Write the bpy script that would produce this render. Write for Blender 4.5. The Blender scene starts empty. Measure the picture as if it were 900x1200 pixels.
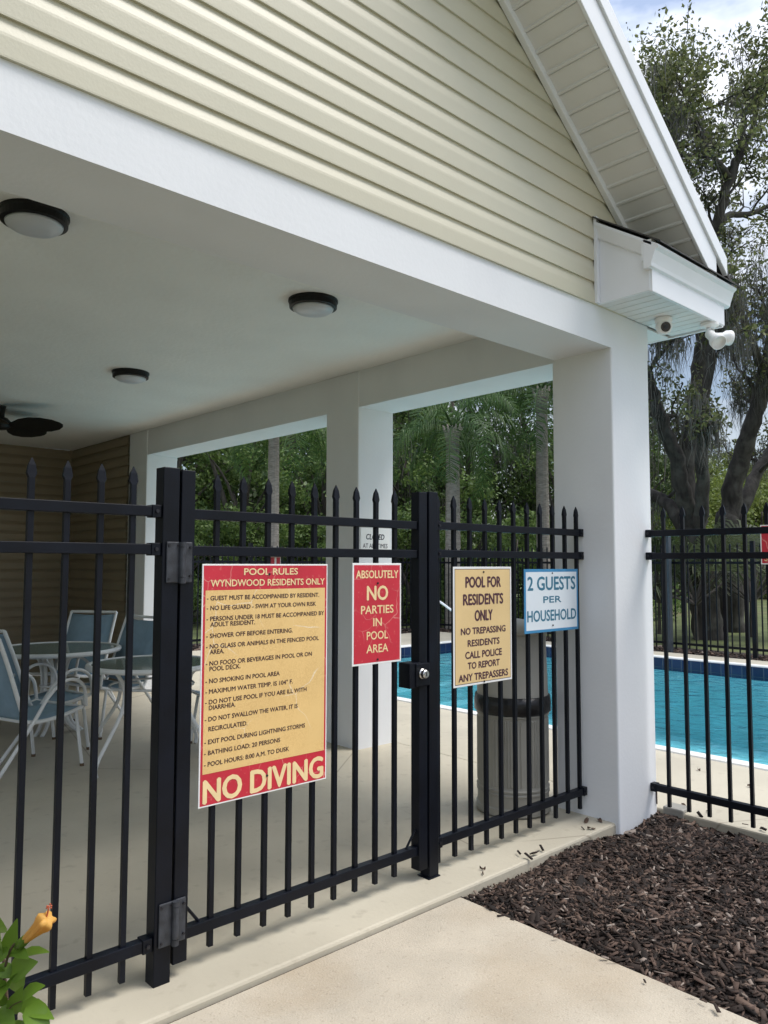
import bpy, math, random
import numpy as np
from mathutils import Vector, Matrix
random.seed(7); RNG = np.random.default_rng(7)
S = bpy.context.scene
COL = S.collection
rad = math.radians

# ------------------------------------------------------------------ camera
CAM_H, F_PX = 1.48, 903.73
YAW, PITCH, ROLL = rad(42.673), rad(3.845), rad(0.128)
fw = Vector((math.sin(YAW)*math.cos(PITCH), math.cos(YAW)*math.cos(PITCH), math.sin(PITCH)))
r0 = Vector((math.cos(YAW), -math.sin(YAW), 0)); u0 = r0.cross(fw)
rt = r0*math.cos(ROLL)+u0*math.sin(ROLL); up = u0*math.cos(ROLL)-r0*math.sin(ROLL)
cd = bpy.data.cameras.new('camera'); cam = bpy.data.objects.new('camera', cd); COL.objects.link(cam)
cd.sensor_fit = 'VERTICAL'; cd.sensor_height = 36; cd.lens = 36*F_PX/1200
cd.clip_start = .05; cd.clip_end = 800
M = Matrix((rt, up, -fw)).transposed().to_4x4(); M.translation = (0, 0, CAM_H)
cam.matrix_world = M
S.camera = cam
# ------------------------------------------------------------------ world, sun, exposure
SUN_EL, SUN_AZ = rad(60), rad(135)
w = bpy.data.worlds.new('World'); S.world = w; w.use_nodes = True
nt = w.node_tree; nt.nodes.clear()
N = nt.nodes.new; L = nt.links.new
out = N('ShaderNodeOutputWorld'); bg = N('ShaderNodeBackground'); bg.inputs['Strength'].default_value = .12
sky = N('ShaderNodeTexSky'); sky.sky_type = 'NISHITA'; sky.sun_disc = False
sky.sun_elevation = SUN_EL; sky.sun_rotation = SUN_AZ
tc = N('ShaderNodeTexCoord'); mp = N('ShaderNodeMapping'); mp.inputs['Scale'].default_value = (1.3, 1.3, 3.2)
nz = N('ShaderNodeTexNoise'); nz.inputs['Scale'].default_value = 2.2; nz.inputs['Detail'].default_value = 6; nz.inputs['Roughness'].default_value = .55
cr = N('ShaderNodeValToRGB'); cr.color_ramp.elements[0].position = .44; cr.color_ramp.elements[0].color = (.12,.12,.12,1)
cr.color_ramp.elements[1].position = .66; cr.color_ramp.elements[1].color = (.97,.97,.97,1)
mx = N('ShaderNodeMix'); mx.data_type = 'RGBA'; mx.inputs['B'].default_value = (10.1, 10.25, 10.6, 1)
L(tc.outputs['Generated'], mp.inputs['Vector']); L(mp.outputs[0], nz.inputs['Vector']); L(nz.outputs['Fac'], cr.inputs['Fac'])
# overcast: brighter towards the zenith
sx_ = N('ShaderNodeSeparateXYZ'); mr = N('ShaderNodeMapRange'); mr.inputs['From Min'].default_value = 0; mr.inputs['From Max'].default_value = 1
mr.inputs['To Min'].default_value = .40; mr.inputs['To Max'].default_value = 1.45
pw = N('ShaderNodeMath'); pw.operation = 'POWER'; pw.inputs[1].default_value = 2
m2 = N('ShaderNodeMix'); m2.data_type = 'RGBA'; m2.blend_type = 'MULTIPLY'; m2.inputs['Factor'].default_value = 1
L(tc.outputs['Generated'], sx_.inputs[0]); L(sx_.outputs['Z'], pw.inputs[0]); L(pw.outputs[0], mr.inputs['Value']); L(mr.outputs[0], m2.inputs['B'])
L(cr.outputs['Color'], mx.inputs['Factor']); L(sky.outputs[0], mx.inputs['A']); L(mx.outputs['Result'], m2.inputs['A']); L(m2.outputs['Result'], bg.inputs['Color']); L(bg.outputs[0], out.inputs[0])
sl = bpy.data.lights.new('sun', 'SUN'); sl.energy = 1.25; sl.angle = rad(25); sl.color = (1, .96, .9)
so = bpy.data.objects.new('sun', sl); COL.objects.link(so)
sd = Vector((math.sin(SUN_AZ)*math.cos(SUN_EL), math.cos(SUN_AZ)*math.cos(SUN_EL), math.sin(SUN_EL)))
so.rotation_euler = sd.to_track_quat('Z', 'Y').to_euler(); so.location = (6, -6, 12)
vs = S.view_settings; vs.view_transform = 'Standard'; vs.look = 'None'; vs.exposure = 1.06; vs.gamma = 1; vs.use_curve_mapping = False

def at(px, py, depth):           # a pixel of the 900x1200 photo and a depth along the view axis -> a point of the place
    d = rt*((px-450)/F_PX) + up*(-(py-600)/F_PX) + fw
    return Vector((0, 0, CAM_H)) + d*depth

# ------------------------------------------------------------------ materials
def lin(c): return tuple(c)+(1,)
def mat(name, col, rough=.6, var=.0, vscale=6, bump=0, bscale=60, metal=0, spec=.5, col2=None, vdetail=5, stretch=None, coat=0):
    m = bpy.data.materials.new(name); m.use_nodes = True; t = m.node_tree; p = t.nodes['Principled BSDF']
    p.inputs['Base Color'].default_value = lin(col); p.inputs['Roughness'].default_value = rough
    p.inputs['Metallic'].default_value = metal; p.inputs['Specular IOR Level'].default_value = spec
    p.inputs['Coat Weight'].default_value = coat
    g = t.nodes.new('ShaderNodeTexCoord').outputs['Object']
    if stretch:
        q = t.nodes.new('ShaderNodeMapping'); q.inputs['Scale'].default_value = stretch; t.links.new(g, q.inputs[0]); g = q.outputs[0]
    if var or col2:
        n = t.nodes.new('ShaderNodeTexNoise'); n.inputs['Scale'].default_value = vscale; n.inputs['Detail'].default_value = vdetail
        t.links.new(g, n.inputs['Vector'])
        r = t.nodes.new('ShaderNodeValToRGB'); r.color_ramp.elements[0].position = .32; r.color_ramp.elements[1].position = .68
        a = col2 if col2 else tuple(c*(1-var) for c in col); b = col if col2 else tuple(min(1, c*(1+var)) for c in col)
        r.color_ramp.elements[0].color = lin(a); r.color_ramp.elements[1].color = lin(b)
        t.links.new(n.outputs['Fac'], r.inputs['Fac']); t.links.new(r.outputs[0], p.inputs['Base Color'])
    if bump:
        n = t.nodes.new('ShaderNodeTexNoise'); n.inputs['Scale'].default_value = bscale; n.inputs['Detail'].default_value = 6
        t.links.new(g, n.inputs['Vector'])
        b = t.nodes.new('ShaderNodeBump'); b.inputs['Strength'].default_value = bump; b.inputs['Distance'].default_value = .01
        t.links.new(n.outputs['Fac'], b.inputs['Height']); t.links.new(b.outputs[0], p.inputs['Normal'])
    return m
def mixcol(m, maker):            # multiply/mix an extra mask colour over the base colour: maker(tree, coord) -> (factor socket, colour)
    t = m.node_tree; p = t.nodes['Principled BSDF']
    g = t.nodes.new('ShaderNodeTexCoord').outputs['Object']
    f, c = maker(t, g)
    k = t.nodes.new('ShaderNodeMix'); k.data_type = 'RGBA'; k.inputs['B'].default_value = lin(c)
    if p.inputs['Base Color'].is_linked: t.links.new(p.inputs['Base Color'].links[0].from_socket, k.inputs['A'])
    else: k.inputs['A'].default_value = p.inputs['Base Color'].default_value
    t.links.new(f, k.inputs['Factor']); t.links.new(k.outputs['Result'], p.inputs['Base Color'])
    return m
def ramped(t, sock, a, b, va=0., vb=1.):
    r = t.nodes.new('ShaderNodeMapRange'); r.inputs['From Min'].default_value = a; r.inputs['From Max'].default_value = b
    r.inputs['To Min'].default_value = va; r.inputs['To Max'].default_value = vb
    t.links.new(sock, r.inputs['Value']); return r.outputs[0]
def blotch(scale, lo, hi, amount, c, stretch=(1,1,1), detail=6):
    def f(t, g):
        q = t.nodes.new('ShaderNodeMapping'); q.inputs['Scale'].default_value = stretch; q.inputs['Location'].default_value = (3.1, 7.7, 1.3); t.links.new(g, q.inputs[0])
        n = t.nodes.new('ShaderNodeTexNoise'); n.inputs['Scale'].default_value = scale; n.inputs['Detail'].default_value = detail
        t.links.new(q.outputs[0], n.inputs['Vector']); return ramped(t, n.outputs['Fac'], lo, hi, 0, amount), c
    return f
def cracks(scale, width, amount, c, mask_scale=3, mlo=.45, mhi=.6):
    def f(t, g):
        n0 = t.nodes.new('ShaderNodeTexNoise'); n0.inputs['Scale'].default_value = scale*.8
        t.links.new(g, n0.inputs['Vector'])
        add = t.nodes.new('ShaderNodeMix'); add.data_type = 'VECTOR'; add.inputs['Factor'].default_value = .12
        t.links.new(g, add.inputs['A']); t.links.new(n0.outputs['Color'], add.inputs['B'])
        vo = t.nodes.new('ShaderNodeTexVoronoi'); vo.feature = 'DISTANCE_TO_EDGE'; vo.inputs['Scale'].default_value = scale
        t.links.new(add.outputs['Result'], vo.inputs['Vector'])
        n = t.nodes.new('ShaderNodeTexNoise'); n.inputs['Scale'].default_value = mask_scale; t.links.new(g, n.inputs['Vector'])
        a = ramped(t, vo.outputs['Distance'], 0, width, 1, 0); b = ramped(t, n.outputs['Fac'], mlo, mhi, 0, amount)
        mm = t.nodes.new('ShaderNodeMath'); mm.operation = 'MULTIPLY'; t.links.new(a, mm.inputs[0]); t.links.new(b, mm.inputs[1])
        return mm.outputs[0], c
    return f
def leafmat(name, dark, light, trans=.35, rough=.5):
    m = bpy.data.materials.new(name); m.use_nodes = True; t = m.node_tree; p = t.nodes['Principled BSDF']
    p.inputs['Roughness'].default_value = rough; p.inputs['Specular IOR Level'].default_value = .35
    geo = t.nodes.new('ShaderNodeNewGeometry'); r = t.nodes.new('ShaderNodeValToRGB')
    r.color_ramp.elements[0].color = lin(dark); r.color_ramp.elements[1].color = lin(light)
    t.links.new(geo.outputs['Random Per Island'], r.inputs[0]); t.links.new(r.outputs[0], p.inputs['Base Color'])
    tr = t.nodes.new('ShaderNodeBsdfTranslucent'); t.links.new(r.outputs[0], tr.inputs['Color'])
    ms = t.nodes.new('ShaderNodeMixShader'); ms.inputs[0].default_value = trans
    t.links.new(p.outputs[0], ms.inputs[1]); t.links.new(tr.outputs[0], ms.inputs[2])
    t.links.new(ms.outputs[0], t.nodes['Material Output'].inputs['Surface'])
    return m

K = {}
K['stucco'] = mixcol(mat('white_stucco', (.75,.762,.775), .75, .02, 1.5, .09, 45), blotch(1.6, .50, .68, .30, (.63,.64,.665), (1,1,.45)))
K['ceiling'] = mat('textured_ceiling_paint', (.83,.825,.79), .65, .03, 2, .35, 28)
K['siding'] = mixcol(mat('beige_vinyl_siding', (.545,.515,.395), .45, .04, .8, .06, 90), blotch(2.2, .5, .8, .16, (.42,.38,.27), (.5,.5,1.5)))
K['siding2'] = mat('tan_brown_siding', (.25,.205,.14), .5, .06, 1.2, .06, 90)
K['trim'] = mixcol(mat('white_aluminium_trim', (.78,.79,.81), .38, .02, 3, .04, 20), blotch(3, .55, .8, .15, (.6,.6,.58), (1,1,.4)))
K['soffit'] = mat('white_vinyl_soffit', (.71,.70,.68), .5, .03, 3)
K['shingle'] = mat('dark_roof_shingle', (.05,.047,.045), .9, .4, 25, .6, 120)
K['black'] = mixcol(mat('black_powder_coat', (.0028,.0042,.0085), .42, .35, 7, .05, 160, spec=.22), blotch(2.0, .55, .8, .35, (.012,.014,.019), (1,1,.3)))
K['hinge'] = mat('worn_black_hinge', (.030,.033,.040), .55, .4, 30, .1, 120)
K['bolt'] = mat('dark_bolt', (.03,.03,.035), .4, metal=.6)
K['conc'] = mixcol(mixcol(mat('painted_concrete_deck', (.49,.445,.345), .7, .08, 1.6, .12, 45), blotch(.9, .5, .75, .35, (.35,.31,.23), (1,1,1))), blotch(14, .60, .72, .4, (.32,.28,.21)))
mixcol(K['conc'], blotch(120, .62, .70, .30, (.34,.30,.23)))
mixcol(K['conc'], cracks(.35, .0025, .7, (.22,.18,.13), .9, .48, .54))
K['path'] = mixcol(mixcol(mat('broom_finished_concrete', (.47,.415,.325), .8, .10, 4.0, .35, 130), blotch(1.7, .46, .64, .65, (.375,.30,.205))), blotch(70, .60, .70, .45, (.29,.24,.18)))
mixcol(K['path'], blotch(170, .60, .68, .35, (.60,.55,.46)))

K['mulchbed'] = mat('mulch_soil', (.016,.0105,.008), .95, .5, 30, 1, 60)
K['lawn'] = mixcol(mat('lawn_grass', (.085,.105,.030), .9, .35, 1.5, .8, 60, col2=None), blotch(.35, .5, .7, .6, (.16,.125,.06)))
K['coping'] = mat('white_pool_coping', (.78,.77,.73), .6, .06, 8, .1, 60)
K['plaster'] = mat('pool_plaster', (.31,.61,.67), .6, .1, 2)
K['tile'] = mat('blue_waterline_tile', (.012,.03,.10), .25, .35, 9)
t = K['tile'].node_tree; sp_ = t.nodes.new('ShaderNodeSeparateXYZ'); cb_ = t.nodes.new('ShaderNodeCombineXYZ'); ad_ = t.nodes.new('ShaderNodeMath')
bk = t.nodes.new('ShaderNodeTexBrick'); bk.offset = 0; bk.inputs['Scale'].default_value = 1; bk.inputs['Brick Width'].default_value = .155; bk.inputs['Row Height'].default_value = .155
bk.inputs['Mortar Size'].default_value = .006; bk.inputs['Color1'].default_value = (.006,.015,.055,1); bk.inputs['Color2'].default_value = (.012,.026,.085,1); bk.inputs['Mortar'].default_value = (.07,.08,.11,1)
t.links.new(t.nodes.new('ShaderNodeTexCoord').outputs['Object'], sp_.inputs[0]); t.links.new(sp_.outputs['X'], ad_.inputs[0]); t.links.new(sp_.outputs['Y'], ad_.inputs[1])
t.links.new(ad_.outputs[0], cb_.inputs['X']); t.links.new(sp_.outputs['Z'], cb_.inputs['Y']); t.links.new(cb_.outputs[0], bk.inputs['Vector']); t.links.new(bk.outputs['Color'], t.nodes['Principled BSDF'].inputs['Base Color'])
K['plasticwhite'] = mat('white_plastic', (.78,.78,.77), .4, .03, 8)
K['lens'] = mat('frosted_acrylic_lens', (.58,.60,.64), .35)
K['bronze'] = mat('dark_bronze', (.004,.0038,.0038), .45, spec=.3)
K['blackgloss'] = mat('black_glass', (.006,.006,.007), .12)
K['steel'] = mat('brushed_steel', (.55,.54,.52), .28, metal=1)
K['canbody'] = mat('beige_grey_plastic', (.30,.288,.25), .55, .08, 5, .06, 60)
K['canlid'] = mat('greige_plastic_hood', (.40,.385,.34), .55, .06, 4, .05, 60)
K['bag'] = mat('black_bin_liner', (.008,.008,.009), .35, bump=.6, bscale=25)
K['sling'] = mat('blue_grey_sling_fabric', (.25,.36,.45), .8, .08, 10, .3, 420)
K['chairwhite'] = mat('white_enamel_tube', (.74,.75,.74), .35, .03, 10)
K['rail'] = mat('pool_rail_white', (.82,.83,.84), .25)
K['bark'] = mixcol(mat('oak_bark', (.045,.040,.035), .95, .5, 9, 1, 16, stretch=(1,1,.3)), blotch(3, .52, .66, .6, (.115,.112,.095)))
K['bark2'] = mat('grey_bark', (.075,.066,.055), .95, .4, 8, 1, 20, stretch=(1,1,.4))
K['palmbark'] = mat('palm_bark', (.27,.245,.215), .9, .3, 14, .6, 30, stretch=(.6,.6,3))
K['oakleaf'] = leafmat('oak_leaves', (.06,.078,.026), (.23,.25,.10))
K['leafA'] = leafmat('dark_leaves', (.032,.068,.020), (.13,.19,.06))
K['leafB'] = leafmat('green_leaves', (.05,.10,.028), (.21,.30,.085))
K['leafC'] = leafmat('yellow_green_leaves', (.08,.12,.024), (.25,.30,.075))
K['moss'] = leafmat('spanish_moss', (.075,.074,.064), (.22,.212,.19), .25, .9)
K['palmleaf'] = leafmat('palm_leaflets', (.030,.075,.020), (.10,.18,.045), .3)
K['palmleafy'] = leafmat('palmetto_leaflets', (.040,.055,.028), (.13,.16,.08), .3)
K['chip'] = leafmat('wood_chips', (.011,.0085,.007), (.30,.25,.21), 0, .9)
t = K['chip'].node_tree; r = [n for n in t.nodes if n.type == 'VALTORGB'][0].color_ramp
e = r.elements.new(.50); e.color = (.040,.027,.021,1); e = r.elements.new(.82); e.color = (.105,.068,.051,1); e = r.elements.new(.93); e.color = (.14,.095,.07,1)
K['hib'] = leafmat('hibiscus_leaves', (.05,.14,.016), (.22,.34,.045), .35, .35)
K['petal'] = leafmat('orange_petals', (.80,.42,.075), (.85,.52,.14), .35, .5)
K['stigma'] = mat('red_stigma', (.55,.12,.05), .6)
K['twig'] = mat('brown_twig', (.13,.085,.05), .8)
K['dryleaf'] = mat('dry_leaf', (.075,.045,.028), .8, .3, 40)
# sign paints, worn
RED, CREAM, WHITE, INK, BLUE = (.54,.022,.042), (.78,.53,.215), (.82,.82,.80), (.05,.018,.022), (.02,.17,.34)
K['s_red'] = mixcol(mixcol(mat('sign_red', RED, .45, .08, 5), cracks(9, .02, .55, (.80,.50,.40), 5)), blotch(60, .62, .72, .35, (.70,.28,.22)))
K['s_cream'] = mixcol(mixcol(mat('sign_cream', CREAM, .45, .05, 4), cracks(5, .012, .7, (.88,.83,.70), 3, .5, .58)), cracks(45, .14, .55, (.62,.38,.13), 6, .35, .6))
K['s_tan'] = mixcol(mat('sign_tan', (.74,.54,.26), .45, .05, 4), cracks(50, .12, .22, (.60,.40,.16), 6, .35, .6))
K['s_white'] = mat('sign_white', WHITE, .4, .03, 5)
K['s_pale'] = mat('sign_pale_blue_white', (.74,.80,.84), .4, .03, 5)
K['s_ink'] = mat('sign_dark_ink', INK, .5)
K['s_maroon'] = mat('sign_maroon_ink', (.075,.022,.035), .5)
K['s_text'] = mat('sign_cream_ink', (.84,.64,.34), .5, .05, 20)
K['s_blue'] = mat('sign_blue_ink', (.035,.17,.26), .5)
K['s_bluebar'] = mat('sign_blue_border', (.045,.24,.46), .45, .1, 10)
K['s_black'] = mat('sign_black_ink', (.02,.02,.035), .5)
# glass table top
g = bpy.data.materials.new('table_glass'); g.use_nodes = True; t = g.node_tree; t.nodes.remove(t.nodes['Principled BSDF'])
tr = t.nodes.new('ShaderNodeBsdfTransparent'); tr.inputs[0].default_value = (.42,.52,.46,1)
gl = t.nodes.new('ShaderNodeBsdfGlossy'); gl.inputs['Roughness'].default_value = .08; fr = t.nodes.new('ShaderNodeFresnel'); fr.inputs[0].default_value = 1.5
ms = t.nodes.new('ShaderNodeMixShader'); t.links.new(fr.outputs[0], ms.inputs[0]); t.links.new(tr.outputs[0], ms.inputs[1]); t.links.new(gl.outputs[0], ms.inputs[2])
df = t.nodes.new('ShaderNodeBsdfDiffuse'); df.inputs[0].default_value = (.30,.36,.31,1)
m3 = t.nodes.new('ShaderNodeMixShader'); m3.inputs[0].default_value = .38; t.links.new(ms.outputs[0], m3.inputs[1]); t.links.new(df.outputs[0], m3.inputs[2])
t.links.new(m3.outputs[0], t.nodes['Material Output'].inputs[0]); K['glass'] = g
# pool water: clear tinted sheet with a wavy fresnel gloss
g = bpy.data.materials.new('pool_water'); g.use_nodes = True; t = g.node_tree; t.nodes.remove(t.nodes['Principled BSDF'])
tr = t.nodes.new('ShaderNodeBsdfTransparent'); tr.inputs[0].default_value = (.70,.92,.94,1)
gl = t.nodes.new('ShaderNodeBsdfGlossy'); gl.inputs['Roughness'].default_value = .02
fr = t.nodes.new('ShaderNodeFresnel'); fr.inputs[0].default_value = 1.33
co = t.nodes.new('ShaderNodeTexCoord'); n1 = t.nodes.new('ShaderNodeTexNoise'); n1.inputs['Scale'].default_value = 4; n1.inputs['Detail'].default_value = 3
n1.inputs['Distortion'].default_value = .6; t.links.new(co.outputs['Object'], n1.inputs['Vector'])
bp = t.nodes.new('ShaderNodeBump'); bp.inputs['Strength'].default_value = .55; bp.inputs['Distance'].default_value = .05
t.links.new(n1.outputs[0], bp.inputs['Height'])
t.links.new(bp.outputs[0], gl.inputs['Normal']); t.links.new(bp.outputs[0], fr.inputs['Normal'])
ms = t.nodes.new('ShaderNodeMixShader'); t.links.new(fr.outputs[0], ms.inputs[0]); t.links.new(tr.outputs[0], ms.inputs[1]); t.links.new(gl.outputs[0], ms.inputs[2])
t.links.new(ms.outputs[0], t.nodes['Material Output'].inputs[0]); K['water'] = g

# ------------------------------------------------------------------ mesh builder and tagging
def wloc(o):
    v = Vector((0, 0, 0))
    while o is not None: v += o.location; o = o.parent
    return v
class MB:
    def __init__(s): s.v = []; s.f = []
    def add(s, vs, fs):
        k = len(s.v); s.v += [tuple(p) for p in vs]; s.f += [tuple(i+k for i in f) for f in fs]; return s
    def box(s, x0, x1, y0, y1, z0, z1):
        return s.add([(x0,y0,z0),(x1,y0,z0),(x1,y1,z0),(x0,y1,z0),(x0,y0,z1),(x1,y0,z1),(x1,y1,z1),(x0,y1,z1)],
                     [(0,3,2,1),(4,5,6,7),(0,1,5,4),(1,2,6,5),(2,3,7,6),(3,0,4,7)])
    def prism(s, poly, axis, a, b):      # poly in the two other axes (order x,y,z without axis)
        n = len(poly)
        def P(p, t):
            return {'x': (t,p[0],p[1]), 'y': (p[0],t,p[1]), 'z': (p[0],p[1],t)}[axis]
        vs = [P(p, a) for p in poly]+[P(p, b) for p in poly]
        return s.add(vs, [tuple(range(n)), tuple(range(2*n-1, n-1, -1))]+[(i, i+n, (i+1) % n+n, (i+1) % n) for i in range(n)])
    def tube(s, pts, r, n=8, cap=True):
        pts = [Vector(p) for p in pts]; m = len(pts); rs = r if hasattr(r, '__len__') else [r]*m
        vs = []; prev = None
        for i, p in enumerate(pts):
            d = (pts[min(i+1, m-1)]-pts[max(i-1, 0)]).normalized()
            if prev is None: a = d.orthogonal().normalized()
            else:
                a = prev-d*prev.dot(d); a = a.normalized() if a.length > 1e-6 else d.orthogonal().normalized()
            prev = a; b = d.cross(a)
            vs += [p+(a*math.cos(2*math.pi*k/n)+b*math.sin(2*math.pi*k/n))*rs[i] for k in range(n)]
        fs = [(i*n+k, i*n+(k+1) % n, (i+1)*n+(k+1) % n, (i+1)*n+k) for i in range(m-1) for k in range(n)]
        if cap: fs += [tuple(range(n-1, -1, -1)), tuple(range((m-1)*n, m*n))]
        return s.add(vs, fs)
    def lathe(s, prof, n=32, c=(0,0,0), rmod=None):
        vs = []
        for j, (r, z) in enumerate(prof):
            for k in range(n):
                a = 2*math.pi*k/n; q = r*(rmod(j, a) if rmod else 1)
                vs.append((c[0]+q*math.cos(a), c[1]+q*math.sin(a), c[2]+z))
        m = len(prof)
        fs = [(i*n+k, i*n+(k+1) % n, (i+1)*n+(k+1) % n, (i+1)*n+k) for i in range(m-1) for k in range(n)]
        if prof[0][0] > 1e-5: fs.append(tuple(range(n-1, -1, -1)))
        if prof[-1][0] > 1e-5: fs.append(tuple(range((m-1)*n, m*n)))
        return s.add(vs, fs)
    def xf(s, mtx): s.v = [tuple(mtx @ Vector(p)) for p in s.v]; return s
    def build(s, name, m, parent=None, bevel=0, smooth=False, seg=2):
        me = bpy.data.meshes.new(name)
        o0 = wloc(parent)
        if parent is not None and o0.length > 0: vs = [(p[0]-o0.x, p[1]-o0.y, p[2]-o0.z) for p in s.v]
        else: vs = s.v
        me.from_pydata(vs, [], s.f); me.update()
        if smooth: me.polygons.foreach_set('use_smooth', [True]*len(me.polygons))
        me.materials.append(m)
        o = bpy.data.objects.new(name, me); COL.objects.link(o)
        if parent is not None: o.parent = parent
        if bevel:
            b = o.modifiers.new('bevel', 'BEVEL'); b.width = bevel; b.segments = seg; b.limit_method = 'ANGLE'; b.angle_limit = rad(40)
        return o
def npmesh(name, V, F, m, parent=None):
    """V (n,3), F (k,4) arrays -> object"""
    me = bpy.data.meshes.new(name); V = np.asarray(V, dtype=np.float32); F = np.asarray(F, dtype=np.int32)
    if parent is not None: V = V-np.array(wloc(parent), dtype=np.float32)
    me.vertices.add(len(V)); me.vertices.foreach_set('co', V.ravel())
    me.loops.add(F.size); me.loops.foreach_set('vertex_index', F.ravel())
    me.polygons.add(len(F)); me.polygons.foreach_set('loop_start', np.arange(0, F.size, F.shape[1], dtype=np.int32))
    me.polygons.foreach_set('loop_total', np.full(len(F), F.shape[1], dtype=np.int32))
    me.update(calc_edges=True); me.materials.append(m)
    o = bpy.data.objects.new(name, me); COL.objects.link(o)
    if parent is not None: o.parent = parent
    return o
def tag(o, label=None, cat=None, group=None, kind=None):
    if label: o['label'] = label
    if cat: o['category'] = cat
    if group: o['group'] = group
    if kind: o['kind'] = kind
    return o
def empty(name, loc, label, cat, group=None):
    o = bpy.data.objects.new(name, None); COL.objects.link(o); o.location = loc; o.empty_display_size = .1
    return tag(o, label, cat, group)
def kids(o): return [c for c in bpy.data.objects if c.parent is o]
def copy_tree(o, parent=None, ch=None):
    c = o.copy(); COL.objects.link(c)
    if parent is not None: c.parent = parent
    for k in kids(o): copy_tree(k, c)
    return c
def place(src, loc, rz=0, label=None, sc=None):
    c = copy_tree(src); c.location = loc; c.rotation_euler = (0, 0, rz)
    if sc: c.scale = sc
    if label: c['label'] = label
    return c
TEXT_TMP = []
def text_into(mb, s, x, base, capH, width=None, align='L', bold=.0, shear=0, plane=None, maxw=None):
    """set a line of built-in-font text; (x, base) in sign coords, plane(u, v) -> world"""
    cu = bpy.data.curves.new('t', 'FONT'); cu.body = s; cu.size = 1; cu.offset = 0; cu.shear = shear; cu.resolution_u = 3
    ob = bpy.data.objects.new('t', cu); COL.objects.link(ob)
    dg = bpy.context.evaluated_depsgraph_get(); dg.update()
    me = bpy.data.meshes.new_from_object(ob.evaluated_get(dg))
    vs = np.array([v.co[:2] for v in me.vertices]); fs = [tuple(p.vertices) for p in me.polygons]
    bpy.data.objects.remove(ob); bpy.data.curves.remove(cu); bpy.data.meshes.remove(me)
    x0, x1 = vs[:,0].min(), vs[:,0].max()
    ky = capH/.729; kx = width/(x1-x0) if width else ky
    if maxw: kx = min(ky*1.15, maxw/(x1-x0))
    wd = (x1-x0)*kx; ox = x if align == 'L' else x-wd/2
    m_ = MB()
    for q, (du, dv) in enumerate(((0,0),(-1,0),(1,0),(0,-.8),(0,.8))):
        pts = [Vector(plane(ox+(p[0]-x0)*kx+du*bold*.8*ky, base+p[1]*ky+dv*bold*.8*ky)) for p in vs]
        nrm = Vector(plane(1,0))-Vector(plane(0,0)); nrm = nrm.cross(Vector(plane(0,1))-Vector(plane(0,0))).normalized()
        m_.add([p+nrm*.00006*q for p in pts], fs)
    m_.build('text_line', mb[0], mb[1])

# ------------------------------------------------------------------ ground, deck, path, pool
def struct(o): o['kind'] = 'structure'; return o
b = MB()
NX, NY = [-300,-60,-25,-8,-3,0,2,4,5.6,12.2,14,20,35,60,120,300], [-300,-60,-20,-6,-4.5,0,2.4,4,7,10.5,12.4,16,22,40,80,300]
holes = []
vs = [(x, y, -.08-0*(abs(x)+abs(y))) for y in NY for x in NX]; n = len(NX); fs = []
for j in range(len(NY)-1):
    for i in range(n-1):
        if 5.5 < (NX[i]+NX[i+1])/2 < 12.3 and -4.6 < (NY[j]+NY[j+1])/2 < 10.5: continue
        fs.append((j*n+i, j*n+i+1, (j+1)*n+i+1, (j+1)*n+i))
struct(MB().add(vs, fs).build('lawn', K['lawn']))
PX0, PX1, PY0, PY1 = 6.0, 11.72, -3.4, 10.0      # pool water edge
b = MB()
b.box(-3.2, 4.50, 2.425, 11.9, -.13, 0)
b.box(4.50, PX0-.13, -6, 11.9, -.13, 0)
b.box(PX1+.13, 12.45, -6, 11.9, -.13, 0)
b.box(PX0-.13, PX1+.13, PY1+.13, 11.9, -.13, 0)
b.box(PX0-.13, PX1+.13, -6, PY0-.13, -.13, 0)
struct(b.build('pool_deck', K['conc'], bevel=.012))
def ring(b, x0, x1, y0, y1, w_, z0, z1):
    b.box(x0-w_, x0, y0-w_, y1+w_, z0, z1); b.box(x1, x1+w_, y0-w_, y1+w_, z0, z1)
    b.box(x0, x1, y0-w_, y0, z0, z1); b.box(x0, x1, y1, y1+w_, z0, z1); return b
struct(ring(MB(), PX0, PX1, PY0, PY1, .128, -.14, .014).build('pool_coping', K['coping'], bevel=.02))
struct(ring(MB(), PX0+.02, PX1-.02, PY0+.02, PY1-.02, .15, -.32, -.012).build('pool_tile_band', K['tile']))
b = MB()
e = .03
b.box(PX0+e-.2, PX0+e, PY0, PY1, -1.25, -.20); b.box(PX1-e, PX1-e+.2, PY0, PY1, -1.25, -.20)
b.box(PX0+e, PX1-e, PY0+e-.2, PY0+e, -1.25, -.20); b.box(PX0+e, PX1-e, PY1-e, PY1-e+.2, -1.25, -.20)
b.box(PX0+e, PX1-e, PY0+e, PY1-e, -1.4, -1.2)
for k, (d, z) in enumerate(((.38,-.34),(.76,-.62),(1.14,-.9))): b.box(PX1-e-3.2, PX1-e, PY1-e-d, PY1-e-.38*k, -1.2, z)
struct(b.build('pool_basin', K['plaster']))
struct(MB().add([(PX0+.02,PY0+.02,-.125),(PX1-.02,PY0+.02,-.125),(PX1-.02,PY1-.02,-.15),(PX0+.02,PY1-.02,-.125)], [(0,1,2,3)]).build('pool_water', K['water']))
# entry path in front of the gate, kept a little below the slab
b = MB()
b.box(1.02, 2.70, -7, 1.02, -.14, -.022); b.box(1.02, 2.70, 1.03, 2.414, -.14, -.022)
struct(b.build('path', K['path'], bevel=.010))
struct(MB().box(1.0, 2.72, 2.40, 2.425, -.14, -.032).build('path_joint', K['mulchbed']))
struct(MB().box(-14, 14, -16, -7.01, -.14, -.05).build('bounce_apron', K['path']))  # unseen pale paving added behind the camera to bounce light into the porch
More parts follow.
